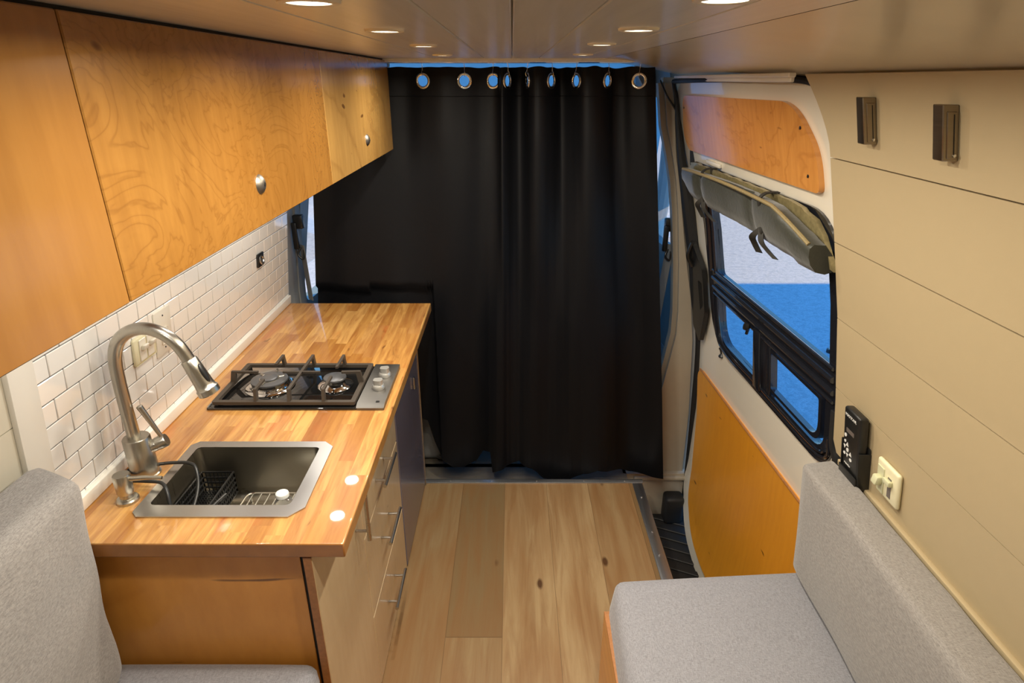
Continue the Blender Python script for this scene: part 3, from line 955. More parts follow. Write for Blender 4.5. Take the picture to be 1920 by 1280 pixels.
for gi, g in enumerate(GS):
    c = cpt(g, ZG)
    tg = (cpt(g + .008, ZG) - cpt(g - .008, ZG)); tg.z = 0; tg.normalize()
    nrm = Vector((tg.y, -tg.x, 0))
    bm = new(); lathe(bm, ring, c, nrm, 32)
    obj('eyelet', bm, M['chrome'], ct)
    if gi < 2: continue
    bm = new()
    top = c + Vector((0, 0, .0275))
    hk = smoothpath([top + nrm * .006 + Vector((0, 0, -.012)), top + nrm * .009, top + Vector((0, 0, .008)) + nrm * .004, top + Vector((.001, 0, .022)) + nrm * .003, Vector((c.x, c.y - .01, 1.862))], 5)
    tube(bm, hk, .0011, 6)
    tube(bm, smoothpath([top - nrm * .006 + Vector((0, 0, -.010)), top - nrm * .007, top + Vector((0, 0, .008)) + nrm * .004], 4), .0011, 6)
    tag(obj('curtain_hook', bm, M['chrome'], loc=tuple(c)), 'thin wire hook holding the %s visible curtain eyelet from the left' % visn[vis], 'hook', 'wire hooks along the curtain top')
    vis += 1
bm = new()
tube(bm, [(-.80, 2.55, 1.862), (.56, 2.55, 1.862)], .0035, 8)
tag(obj('curtain_rail', bm, M['chrome'], loc=(0, 2.55, 1.862)), 'thin rail under the ceiling that carries the curtain hooks', 'curtain rail')

# ================================================================== UPPER CABINETS
def upper(y0, y1, mat, lab, latch_y, nm='wall_cabinet'):
    w = thing(nm, lab, 'cabinet', (-.65, (y0 + y1) / 2, 1.553), 'plywood cabinets above the counter')
    bm = new()
    box(bm, -.875, -.482, y0 + .001, y1 - .001, 1.560, 1.865, .002, 1)
    obj('carcass', bm, mat, w)
    bm = new()
    box(bm, -.480, -.460, y0 + .0012, y1 - .0012, 1.553, 1.866, .0015, 1)
    d = obj('cabinet_door', bm, mat, w)
    if latch_y:
        bm = new()
        lathe(bm, [(0, .009), (.006, .009), (.010, .0075), (.0155, .004), (.018, 0), (0, 0)], (-.460, latch_y, 1.625), (1, 0, 0), 24)
        lathe(bm, [(0, .010), (.0035, .010), (.004, .0085)], (-.460, latch_y, 1.625), (1, 0, 0), 16, mi=1)
        lo = obj('latch', bm, [M['brass'], M['black']], d); lo['label'] = 'round metal push latch'
    return w
upper(-.20, .70, M['ply_near'], 'nearest honey plywood wall cabinet, plain grain, cut off by the left edge', None)
upper(.70, 1.61, M['ply'], 'middle honey plywood wall cabinet with swirling grain above the faucet', 1.142)
upper(1.61, 2.48, M['ply_far'], 'farthest paler plywood wall cabinet next to the curtain', 2.04)
bm = new(); box(bm, -.50, -.468, -.2, 2.47, 1.8665, 1.8715)
struct('trim_13', bm, M['blackm'], 'dark shadow gap strip between wall cabinets and ceiling', 'trim')

# ================================================================== COUNTER
# worktop with a cut-out for the sink
cut = [(-.822, 1.118), (-.495, 1.118), (-.495, 1.362), (-.822, 1.362)]
bm = new()
sheet(bm, [(-.975, 1.0), (-.3475, 1.0), (-.3475, 2.486), (-.975, 2.486)], [cut], lambda u, v, h: (u, v, .92 - h), .036)
ctr = tag(obj('countertop', bm, M['butcher'], loc=(-.65, 1.7, .884), ang=30), 'glossy butcher-block countertop holding the sink and the gas hob', 'countertop')
ctr.data.materials.append(M['endgrain'])
for f in ctr.data.polygons:
    if f.normal.y < -.9 and f.center.y < -.6: f.material_index = 1
md = ctr.modifiers.new('b', 'BEVEL'); md.width = .003; md.segments = 2; md.limit_method = 'ANGLE'

# base cabinet
bc = thing('base_cabinet', 'pale laminate kitchen base cabinet with three drawers under the counter', 'cabinet', (-.69, 1.46, 0))
bm = new()
box(bm, -.96, -.456, 1.03, 1.05, .0, .883)
box(bm, -.96, -.445, 1.05, 1.91, .0, .62)
box(bm, -.47, -.445, 1.05, 1.91, .62, .883)
cc = obj('carcass', bm, M['ply_end'], bc); cc['label'] = 'amber plywood end panel'
bm = new(); box(bm, -.4555, -.4390, 1.032, 1.049, .0, .882); box(bm, -.4445, -.440, 1.05, 1.9, .0, .882)
obj('gap_strip', bm, M['blackm'], bc)
bm = new()
box(bm, -.438, -.420, 1.005, 1.384, .01, .880, .002, 1)
dd = obj('door', bm, [M['laminate']], bc)
bm = new(); box(bm, -.4385, -.4215, 1.0035, 1.0055, .01, .880)
obj('door_edge', bm, M['ply_edge'], dd)
def bar_handle(p0, p1, parent):
    bm = new()
    p0, p1 = Vector(p0), Vector(p1)
    tube(bm, [p0, p1], .0058, 14)
    for f in (.17, .83):
        q = p0.lerp(p1, f); tube(bm, [q, (-.419, q.y, q.z)], .0042, 10)
    h = obj('handle', bm, M['steel'], parent)
    h['label'] = 'brushed steel bar handle'
bar_handle((-.385, 1.318, .83), (-.385, 1.318, .655), dd)
for z0, z1, hz in ((.598, .880, .668), (.299, .594, .446), (.01, .295, .174)):
    bm = new(); box(bm, -.438, -.420, 1.388, 1.908, z0, z1, .002, 1)
    dr = obj('drawer', bm, M['laminate'], bc)
    bar_handle((-.385, 1.538, hz), (-.385, 1.718, hz), dr)
# grey unit at the end of the counter
fc = thing('end_cabinet', 'dark blue-grey cabinet unit under the far end of the counter by the curtain', 'cabinet', (-.69, 2.2, 0))
bm = new()
box(bm, -.96, -.44, 1.913, 2.45, 0, .883)
obj('carcass', bm, M['laminate_grey'], fc)
bm = new(); box(bm, -.438, -.418, 1.914, 2.452, .008, .880, .002, 1)
d2 = obj('door', bm, M['laminate_grey'], fc)
bm = new(); box(bm, -.418, -.408, 2.30, 2.315, .60, .655, .003, 2)
obj('latch', bm, M['steel'], d2)
bm = new(); box(bm, -.44, -.414, 2.4525, 2.462, 0, .883, .002, 1)
obj('edge_trim', bm, M['steel'], fc)

# puck lights under the wall cabinets
for y, lab in ((2.10, 'farthest, by the curtain'), (1.875, 'second from the curtain'), (1.46, 'middle of the row'), (1.08, 'above the sink'), (.74, 'nearest the camera')):
    lt = thing('puck_light', 'flat round puck light under the wall cabinets, ' + lab, 'puck light', (-.66, y, 1.560), 'puck lights under the wall cabinets')
    bm = new(); lathe(bm, [(.026, 0), (.026, -.003), (.030, -.005), (.033, -.003), (.033, 0), (.026, 0)], (-.66, y, 1.5598), seg=28)
    obj('trim_ring', bm, M['potrim'], lt)
    bm = new(); lathe(bm, [(0, -.0025), (.0255, -.0025), (.026, 0), (0, 0)], (-.66, y, 1.5598), seg=28)
    obj('lens', bm, M['pot'], lt)
    ld = bpy.data.lights.new('lamp', 'AREA'); ld.shape = 'DISK'; ld.size = .05; ld.energy = .85; ld.color = (1.0, .97, .90)
    lo = bpy.data.objects.new('lamp', ld); COL.objects.link(lo); lo.parent = lt; lo.location = (0, 0, -.006)

# ------------------------------------------------------------------ sink
sk = thing('sink', 'square brushed steel drop-in sink with clipped corners in the countertop', 'sink', (-.655, 1.235, .77))
bm = new()
zr = .9235
rim_o = [(-.838, 1.098), (-.822, 1.082), (-.490, 1.082), (-.462, 1.115), (-.4665, 1.362), (-.492, 1.385), (-.822, 1.385), (-.838, 1.368)]
rim_i = rpoly([(-.815, 1.122), (-.498, 1.122), (-.498, 1.358), (-.815, 1.358)], .014, 4)
sheet(bm, rim_o, [rim_i], lambda u, v, h: (u, v, zr - h), .003)
obj('rim', bm, M['steel'], sk)
bm = new()
ri = rpoly([(-.815, 1.122), (-.498, 1.122), (-.498, 1.358), (-.815, 1.358)], .02, 5)
def shrink(p, d, cx=-.6565, cy=1.24): return (p[0] - d * (1 if p[0] > cx else -1), p[1] - d * (1 if p[1] > cy else -1))
t = new(); rings = []
for d, z in ((0, zr - .001), (.001, .915), (.003, .80), (.006, .782), (.014, .772), (.03, .768)):
    rings.append([t.verts.new((*shrink(p, d), z)) for p in ri])
for A, B in zip(rings, rings[1:]):
    for k in range(len(A)): t.faces.new((A[k - 1], A[k], B[k], B[k - 1]))
t.faces.new(rings[-1])
for f in t.faces: pass
bmesh.ops.recalc_face_normals(t, faces=t.faces[:])
for f in t.faces: f.normal_flip()
tri(bm, t)
obj('basin', bm, M['sink'], sk, ang=50)
bm = new(); lathe(bm, [(0, .002), (.03, .002), (.036, .005), (.04, .0)], (-.65, 1.25, .768), seg=24)
obj('drain', bm, M['steel'], sk)
# bottom grid
bm = new()
gz = .793
tube(bm, [(x, y, gz) for x, y in rpoly([(-.70, 1.15), (-.52, 1.15), (-.52, 1.34), (-.70, 1.34)], .02, 4)], .0024, 6, closed=True)
for k in range(8): tube(bm, [(-.685 + .022 * k, 1.15, gz - .002), (-.685 + .022 * k, 1.34, gz - .002)], .0018, 6)
tube(bm, [(-.70, 1.245, gz - .005), (-.52, 1.245, gz - .005)], .0022, 6)
for x in (-.69, -.53):
    for y in (1.16, 1.33): tube(bm, [(x, y, gz), (x, y, .768)], .003, 6)
tag(obj('sink_grid', bm, M['chrome'], loc=(-.61, 1.245, .768)), 'small chrome wire rack on the bottom of the sink', 'rack')
# bottle
bt = thing('bottle', 'small clear bottle with white cap standing in the sink', 'bottle', (-.575, 1.262, .7955))
bm = new()
lathe(bm, [(0, 0), (.021, 0), (.023, .003), (.023, .022), (.021, .032), (.014, .041), (.013, .046), (0, .046)], (-.575, 1.262, .7955), seg=24)
obj('bottle_body', bm, M['bottle'], bt)
bm = new(); lathe(bm, [(0, .0585), (.012, .0585), (.0155, .056), (.0165, .053), (.0165, .046), (.0125, .045), (0, .045)], (-.575, 1.262, .7955), seg=24)
obj('cap', bm, M['cap'], bt)

# sink caddy
cdy = thing('sink_caddy', 'black wire caddy hooked around the faucet, its basket hanging in the sink', 'sink caddy', (-.77, 1.19, .86))
bm = new()
tube(bm, smoothpath([(-.868, 1.262, .936), (-.83, 1.266, .938), (-.79, 1.262, .940), (-.768, 1.25, .934), (-.757, 1.225, .900), (-.757, 1.19, .868), (-.765, 1.155, .845)], 6), .0042, 10)
tube(bm, smoothpath([(-.895, 1.195, .936), (-.85, 1.19, .938), (-.815, 1.182, .940), (-.795, 1.165, .930), (-.783, 1.145, .895), (-.772, 1.13, .850)], 6), .0042, 10)
tube(bm, smoothpath([(-.70, 1.235, .868), (-.715, 1.20, .862), (-.735, 1.15, .850), (-.745, 1.135, .845)], 6), .0042, 10)
tube(bm, smoothpath([(-.868, 1.262, .936), (-.915, 1.25, .936), (-.922, 1.225, .936), (-.895, 1.195, .936)], 6), .0042, 10)
obj('wire_frame', bm, M['black'], cdy)
bm = new()
x0, x1, ya, yb, zb, zt = -.808, -.725, 1.128, 1.335, .80, .862
for k in range(12):
    x = x0 + (x1 - x0) * k / 11; box(bm, x - .0026, x + .0026, ya, yb, zb, zb + .003)
for k in range(26):
    y = ya + (yb - ya) * k / 25; box(bm, x0, x1, y - .0022, y + .0022, zb, zb + .003)
for z in (zb + .015, zb + .03, zb + .045, zt):
    tube(bm, [(x0, ya, z), (x1, ya, z), (x1, yb, z), (x0, yb, z)], .003, 6, closed=True)
for k in range(22):
    y = ya + (yb - ya) * k / 21
    for x in (x0, x1): box(bm, x - .0012, x + .0012, y - .0012, y + .0012, zb, zt)
for k in range(9):
    x = x0 + (x1 - x0) * k / 8
    for y in (ya, yb): box(bm, x - .0012, x + .0012, y - .0012, y + .0012, zb, zt)
obj('basket', bm, M['black'], cdy)

# ------------------------------------------------------------------ faucet
fa = thing('faucet', 'brushed nickel gooseneck faucet with pull-down head beside the sink', 'faucet', (-.889, 1.245, .92))
bm = new()
lathe(bm, [(0, 0), (.034, 0), (.034, .004), (.031, .006), (.030, .102), (.028, .105), (0, .105)], (-.889, 1.245, .92), seg=32)
obj('faucet_base', bm, M['nickel'], fa)
bm = new()
arc = [(-.893, 1.245, 1.02), (-.893, 1.245, 1.10), (-.892, 1.246, 1.18), (-.886, 1.247, 1.235), (-.868, 1.248, 1.272), (-.838, 1.249, 1.293), (-.803, 1.25, 1.298), (-.768, 1.25, 1.285), (-.742, 1.25, 1.258), (-.725, 1.25, 1.222)]
tube(bm, smoothpath(arc, 8), .0143, 20)
obj('neck', bm, M['nickel'], fa)
bm = new()
h0, h1 = Vector((-.7255, 1.25, 1.223)), Vector((-.694, 1.25, 1.140))
dirv = (h1 - h0); L = dirv.length
lathe(bm, [(0, -.001), (.0165, -.001), (.0182, .002), (.0195, .03), (.0210, L * .72), (.0222, L * .82), (.0250, L * .86), (.0250, L), (.0225, L + .002), (.021, L - .004), (0, L - .004)], h0, dirv, 28)
sh = obj('spray_head', bm, M['nickel'], fa)
bm = new()
mid = h0.lerp(h1, .45) + Vector((.0175, -.006, .007))
t = new(); bmesh.ops.create_uvsphere(t, u_segments=20, v_segments=12, radius=1)
q = Vector((0, 0, 1)).rotation_difference(dirv.normalized()).to_matrix()
for v in t.verts: v.co = mid + q @ Vector((v.co.x * .005, v.co.y * .0075, v.co.z * .024))
tri(bm, t)
obj('spray_button', bm, M['black'], sh)
bm = new()
lathe(bm, [(.0, 0), (.0155, 0), (.0155, .030), (.0150, .031), (.0165, .032), (.0165, .052), (.0145, .055), (0, .055)], (-.880, 1.250, .985), (.88, .3, .36), 26)
hd = obj('valve', bm, M['nickel'], fa)
bm = new()
tube(bm, [(-.838, 1.262, 1.01), (-.848, 1.258, 1.045), (-.866, 1.252, 1.102)], [.0045, .0055, .0072], 14)
tube(bm, [(-.866, 1.252, 1.102), (-.8665, 1.2518, 1.104)], [.0072, .005], 14)
obj('lever', bm, M['nickel'], hd)

# soap dispenser
sd = thing('soap_dispenser', 'short brushed nickel soap dispenser in front of the faucet', 'soap dispenser', (-.873, 1.142, .92))
bm = new()
lathe(bm, [(0, 0), (.0235, 0), (.0235, .006), (.021, .0095), (.0145, .011), (.0145, .022), (.0135, .024), (0, .024)], (-.873, 1.142, .92), seg=28)
obj('collar', bm, M['nickel'], sd)
bm = new()
lathe(bm, [(0, .022), (.0165, .022), (.0175, .025), (.0185, .068), (.017, .071), (0, .0715)], (-.873, 1.142, .92), seg=28)
hd2 = obj('pump_head', bm, M['nickel'], sd)
bm = new()
tube(bm, [(-.860, 1.144, .978), (-.825, 1.147, .979), (-.788, 1.150, .977)], [.0062, .0052, .0038], 12)
obj('spout', bm, M['nickel'], hd2)

# ------------------------------------------------------------------ gas hob
hb = thing('gas_hob', 'two-burner black glass gas hob with steel control strip on the countertop', 'hob', (-.63, 1.7, .92))
HX0, HX1, HY0, HY1 = -.884, -.371, 1.556, 1.840
bm = new()
box(bm, HX0, -.452, HY0, HY1, .9195, .927, .002, 2)
obj('glass_top', bm, M['hobglass'], hb)
bm = new()
t = new()
# control strip with a sloping front edge
sheet(bm, rpoly([(-.452, HY0), (HX1, HY0), (HX1, HY1), (-.452, HY1)], .004, 3), [], lambda u, v, h: (u, v, .9345 - h - max(0, .02 - (v - HY0)) * .35), .015, cutv=[HY0 + .02])
obj('control_strip', bm, M['hobsteel'], hb)
bm = new(); box(bm, HX0, HX0 + .004, HY0 + .004, HY1, .919, .930, .001, 1); obj('side_trim', bm, M['steel'], hb)
bm = new(); box(bm, -.398, -.388, 1.578, 1.586, .933, .936); obj('badge', bm, M['black'], hb)
for (kx, ky) in ((-.404, 1.752), (-.408, 1.668)):
    bm = new()
    c = (kx, ky, .9345)
    lathe(bm, [(0, .0), (.0185, 0), (.0195, .003), (.0185, .009), (.0165, .013), (0, .0135)], c, seg=30)
    sheet(bm, rpoly([(kx - .013, ky - .010), (kx + .010, ky - .014), (kx + .016, ky), (kx + .010, ky + .014), (kx - .013, ky + .010)], .006, 4), [], lambda u, v, h: (u, v, .964 - h), .017)
    obj('knob', bm, M['knob'], hb)
def burner(cx, cy, big):
    z = .927
    bm = new()
    if big:
        lathe(bm, [(0, 0), (.072, 0), (.074, .002), (.070, .005), (.060, .006), (.058, .010), (.054, .012), (.054, .022), (.050, .026), (0, .026)], (cx, cy, z), seg=40)
        obj('burner_base', bm, M['chrome'], hb)
        bm = new()
        lathe(bm, [(.030, .026), (.030, .0275), (.049, .0275), (.0545, .026), (.055, .022), (.054, .0215), (.030, .0215)], (cx, cy, z), seg=40)
        lathe(bm, [(0, .034), (.022, .034), (.0255, .032), (.026, .029), (0, .029)], (cx, cy, z), seg=36)
        obj('burner_cap', bm, M['burnercap'], hb)
        bm = new()
        lathe(bm, [(.0, .0285), (.0295, .0285), (.0305, .026), (.0305, .018), (0, .018)], (cx, cy, z), seg=36)
        for k in range(3):
            a = k * 2.09 + .4
            box(bm, cx + .037 * math.cos(a) - .009, cx + .037 * math.cos(a) + .009, cy + .037 * math.sin(a) - .004, cy + .037 * math.sin(a) + .004, z + .026, z + .031, .001, 1, rot=(0, 0, a))
        tube(bm, [(cx + .01, cy + .046, z + .02), (cx + .01, cy + .046, z + .038)], .003, 8)
        obj('burner_ring', bm, M['nickel'], hb)
    else:
        lathe(bm, [(0, 0), (.052, 0), (.054, .002), (.050, .006), (.040, .009), (.034, .012), (.031, .014), (.031, .023), (0, .023)], (cx, cy, z), seg=36)
        obj('burner_base', bm, M['chrome'], hb)
        bm = new()
        lathe(bm, [(0, .0315), (.030, .0315), (.0345, .029), (.035, .025), (.033, .0235), (0, .0235)], (cx, cy, z), seg=36)
        obj('burner_cap', bm, M['burnercap'], hb)
burner(-.748, 1.694, True)
burner(-.548, 1.702, False)
# grate
bm = new()
gx0, gx1, gy0, gy1 = -.872, -.456, 1.566, 1.832
zt_, zb_ = .942, .929
sheet(bm, rpoly([(gx0, gy0), (gx1, gy0), (gx1, gy1), (gx0, gy1)], .006, 3), [rpoly([(gx0 + .014, gy0 + .014), (gx1 - .014, gy0 + .014), (gx1 - .014, gy1 - .014), (gx0 + .014, gy1 - .014)], .004, 3)], lambda u, v, h: (u, v, zt_ - h), .010)
for x in (gx0 + .01, gx1 - .01):
    for y in (gy0 + .01, gy1 - .01): box(bm, x - .005, x + .005, y - .005, y + .005, .926, .936)
def finger(x, y, dx, dy, L, peak=.042):
    """blade that rises from the frame and reaches inward over the burner"""
    P = [(0, .0), (.012, 0), (.018, peak - .007), (L, peak - .008), (L, peak - .001), (.012, peak), (.004, peak), (-.004, .004)]
    w = .0042
    t = new()
    A = [t.verts.new((x + dx * a - dy * w, y + dy * a + dx * w, zt_ - .006 + b)) for a, b in P]
    B = [t.verts.new((x + dx * a + dy * w, y + dy * a - dx * w, zt_ - .006 + b)) for a, b in P]
    t.faces.new(A); t.faces.new(B[::-1])
    for k in range(len(P)): t.faces.new((A[k - 1], B[k - 1], B[k], A[k]))
    bmesh.ops.recalc_face_normals(t, faces=t.faces[:])
    tri(bm, t)
ym = (gy0 + gy1) / 2
bmx, smx, cmx = -.745, -.548, -.648
for x, L in ((bmx, .075), (smx, .095)):
    finger(x, gy0 + .006, 0, 1, L); finger(x, gy1 - .006, 0, -1, L)
finger(cmx, gy0 + .006, 0, 1, .135); finger(cmx, gy1 - .006, 0, -1, .135)
finger(gx0 + .006, ym, 1, 0, .085); finger(gx1 - .006, ym, -1, 0, .062)
box(bm, -.705, -.590, ym - .0032, ym + .0032, zt_ + .028, zt_ + .0355, .001, 1)
obj('pan_grate', bm, M['iron'], hb)

# ================================================================== WALL FITTINGS (left)
sp_ = thing('light_switch', 'ivory double rocker switch on the tiles behind the faucet', 'light switch', fl(1.41, 1.155, .008))
bm = new(); box(bm, .0065, .014, 1.360, 1.456, 1.150, 1.222, .006, 3, fn=lambda x, y, z: fl(y, z, x)); obj('plate', bm, M['plate'], sp_)
for yy in (1.392, 1.426):
    bm = new()
    box(bm, .014, .017, yy - .014, yy + .014, 1.158, 1.214, .001, 1, fn=lambda x, y, z: fl(y, z, x))
    box(bm, .016, .027, yy - .010, yy + .010, 1.186, 1.200, .003, 2, fn=lambda x, y, z: fl(y, z, x + (z - 1.19) * .3))
    obj('rocker', bm, M['platew'], sp_)
wp = thing('power_outlet', 'taller white outlet plate on the tiles right of the ivory switch', 'power outlet', fl(1.50, 1.125, .008))
bm = new(); box(bm, .0065, .012, 1.461, 1.540, 1.128, 1.252, .003, 2, fn=lambda x, y, z: fl(y, z, x)); obj('plate', bm, M['platew'], wp)
bm = new()
box(bm, .012, .0145, 1.484, 1.516, 1.158, 1.20, .003, 2, fn=lambda x, y, z: fl(y, z, x))
obj('socket', bm, M['platew'], wp)
for z in (1.146, 1.235):
    bm = new(); lathe(bm, [(0, .001), (.0022, .001), (.0025, 0)], fl(1.50, z, .012), (1, 0, 0), 8); obj('screw', bm, M['blackm'], wp)
for y, z in ((1.494, 1.185), (1.506, 1.185)):
    bm = new(); box(bm, .0143, .0149, y - .001, y + .001, z - .004, z + .004, fn=lambda x, y, z: fl(y, z, x)); obj('slot', bm, M['blackm'], wp)
sk12 = thing('round_socket', 'small black round power socket on the tiles near the curtain', 'power socket', fl(2.178, 1.178, .008))
bm = new(); box(bm, .0065, .014, 2.150, 2.206, 1.172, 1.222, .006, 3, fn=lambda x, y, z: fl(y, z, x)); obj('plate', bm, M['black'], sk12)
bm = new(); lathe(bm, [(.010, .002), (.012, .005), (.017, .005), (.018, 0), (.010, 0), (.0, .0), (.0, .001), (.010, .001)], fl(2.178, 1.197, .014), (1, 0, .1), 22); obj('socket_ring', bm, M['steel'], sk12)

# ================================================================== WALL FITTINGS (right)
def wall_hook(y0, z0, z1, lab):
    w = thing('coat_hook', lab, 'hook', fri(y0 + .012, z0, 0), 'folding steel hooks on the right wall')
    bm = new(); box(bm, 0, .026, y0, y0 + .026, z0, z1, .0015, 1, fn=lambda x, y, z: fri(y, z, x)); obj('hook_body', bm, M['hooksteel'], w)
    bm = new(); box(bm, .004, .020, y0 - .0018, y0 + .002, z0 + .004, z1 - .010, .001, 1, fn=lambda x, y, z: fri(y, z, x)); f = obj('folding_arm', bm, M['hooksteel'], w)
    bm = new(); box(bm, .0085, .0100, y0 - .0025, y0, z0 + .01, z1 - .014, fn=lambda x, y, z: fri(y, z, x)); obj('slot', bm, M['black'], f)
    bm = new(); lathe(bm, [(0, .004), (.0025, .003), (.003, 0)], Vector(fri(y0 - .0015, z0 + .009, .009)), (0, -1, 0), 12); obj('pin', bm, M['chrome'], w)
wall_hook(1.252, 1.684, 1.770, 'small steel folding hook nearest the sliding door')
wall_hook(1.016, 1.680, 1.765, 'steel folding hook farther right on the wall boards, farther from the sliding door')
# remote in its holder
rm = thing('remote_control', 'black handheld remote control hanging in a holder on the right wall', 'remote control', fri(1.31, .87, .01))
bm = new()
box(bm, .006, .030, 1.268, 1.342, .872, 1.058, .007, 3, fn=lambda x, y, z: fri(y, z, x * (1 + .25 * (z - .87)) - 0)); obj('remote_body', bm, M['black'], rm)
bm = new()
face = lambda y, z, h: fri(y, z, .0306 * (1 + .25 * (z - .87)) + h)
sheet(bm, rpoly([(1.29, .992), (1.326, .992), (1.326, 1.004), (1.29, 1.004)], .002), [], face, .0005)
obj('display', bm, M['lcd'], rm)
bm = new()
def disc(bm, y, z, a, b):
    sheet(bm, [(y + a * math.cos(k * PI / 6), z + b * math.sin(k * PI / 6)) for k in range(12)], [], face, .001)
def trig(bm, y, z, s, up=1): sheet(bm, [(y - s, z - s * up), (y + s, z - s * up), (y, z + s * up)] if up > 0 else [(y + s, z + s), (y - s, z + s), (y, z - s)], [], face, .001)
disc(bm, 1.328, .980, .005, .005); disc(bm, 1.329, .962, .004, .004); trig(bm, 1.318, .958, .0055); trig(bm, 1.330, .945, .005, -1)
disc(bm, 1.316, .942, .0055, .0055); disc(bm, 1.330, .926, .005, .004); trig(bm, 1.316, .926, .005, -1); trig(bm, 1.302, .938, .0055); disc(bm, 1.300, .922, .0055, .0045)
obj('buttons', bm, M['label'], rm)
def text3d(s, size, pos, parent, mat):
    cu = bpy.data.curves.new('print', 'FONT'); cu.body = s; cu.size = size; cu.extrude = .0003; cu.align_x = 'CENTER'
    to = bpy.data.objects.new('tmp', cu); COL.objects.link(to)
    dg = bpy.context.evaluated_depsgraph_get()
    me = bpy.data.meshes.new_from_object(to.evaluated_get(dg))
    bpy.data.objects.remove(to)
    y, z = pos
    p = Vector(face(y, z, .0008)); px = wloc(parent)
    # x of text -> -Y, y of text -> up
    nm_ = Vector(face(y, z + .02, .0008)) - p; upv = nm_.normalized(); xv = Vector((0, -1, 0)); zv = xv.cross(upv)
    for v in me.vertices: v.co = p - px + xv * v.co.x + upv * v.co.y + zv * v.co.z
    me.materials.append(mat)
    o = bpy.data.objects.new('print', me); COL.objects.link(o); o.parent = parent
    return o
text3d('MAXXAIR', .0115, (1.306, 1.036), rm, M['label'])
text3d('maxxfan', .0085, (1.314, .899), rm, M['label'])
bm = new()
box(bm, 0, .006, 1.264, 1.346, .852, .975, .004, 2, fn=lambda x, y, z: fri(y, z, x))
box(bm, .0, .037, 1.262, 1.348, .850, .868, .008, 3, fn=lambda x, y, z: fri(y, z, x))
for y0, y1 in ((1.2625, 1.267), (1.343, 1.3475)):
    box(bm, 0, .032, y0, y1, .855, .962, .002, 2, fn=lambda x, y, z: fri(y, z, x))
box(bm, .032, .0365, 1.264, 1.346, .855, .888, .002, 2, fn=lambda x, y, z: fri(y, z, x))
obj('holder', bm, M['black'], rm)
# dimmer switch
ds = thing('dimmer_switch', 'ivory wall plate with a rocker and a slider on the right wall below the remote', 'light switch', fri(1.177, .905, .004))
bm = new()
box(bm, 0, .013, 1.132, 1.218, .898, .992, .007, 3, fn=lambda x, y, z: fri(y, z, x)); obj('plate', bm, M['plate'], ds)
bm = new()
box(bm, .012, .015, 1.184, 1.210, .905, .975, .001, 1, fn=lambda x, y, z: fri(y, z, x))
box(bm, .013, .030, 1.187, 1.208, .928, .950, .004, 2, fn=lambda x, y, z: fri(y, z, x - (z - .94) * .3)); obj('rocker', bm, M['green'], ds)
bm = new()
box(bm, .0125, .0135, 1.156, 1.170, .912, .965, fn=lambda x, y, z: fri(y, z, x), mi=1)
box(bm, .013, .024, 1.150, 1.176, .948, .962, .003, 2, fn=lambda x, y, z: fri(y, z, x)); obj('slider', bm, [M['green'], M['lcd']], ds)

# ================================================================== BENCHES AND CUSHIONS
def cushion(name, c8, r, puff, mat, parent=None, loc=None, n=16, wr_=0.0):
    """c8: 8 corners, order x-fastest: (x0y0z0, x1y0z0, x0y1z0, x1y1z0, then z1)"""
    C8 = [Vector(c) for c in c8]
    dims = [(C8[1] - C8[0]).length, (C8[2] - C8[0]).length, (C8[4] - C8[0]).length]
    t = new()
    bmesh.ops.create_cube(t, size=2)
    bmesh.ops.subdivide_edges(t, edges=t.edges[:], cuts=n * 2, use_grid_fill=True)
    for v in t.verts:
        p = v.co.copy()
        q = Vector((math.copysign(abs(p[i]) ** .75, p[i]) for i in range(3)))
        h = Vector([d / 2 for d in dims])
        P_ = Vector([q[i] * h[i] for i in range(3)])
        inner = Vector([max(-(h[i] - min(r, h[i])), min(h[i] - min(r, h[i]), P_[i])) for i in range(3)])
        d = P_ - inner
        if d.length > 1e-9: P_ = inner + d.normalized() * min(r, min(h)) if min(r, min(h)) > 0 else inner
        f = [P_[i] / h[i] for i in range(3)]
        # puff
        for i in range(3):
            j, k = (i + 1) % 3, (i + 2) % 3
            P_[i] += puff[i] * f[i] * (1 - min(1, abs(f[j])) ** 2.5) * (1 - min(1, abs(f[k])) ** 2.5)
        f = [(P_[i] / h[i] + 1) / 2 for i in range(3)]
        a, b, c = f
        w = [(1 - a) * (1 - b) * (1 - c), a * (1 - b) * (1 - c), (1 - a) * b * (1 - c), a * b * (1 - c), (1 - a) * (1 - b) * c, a * (1 - b) * c, (1 - a) * b * c, a * b * c]
        co = Vector((0, 0, 0))
        for wi, ci in zip(w, C8): co += ci * wi
        if wr_:
            co += Vector((1, .3, 1)) * wr_ * pnoise(Vector((co.x * 7, co.y * 7, co.z * 7)))
        v.co = co
    bm = new(); tri(bm, t)
    return obj(name, bm, mat, parent, loc=loc, ang=80)

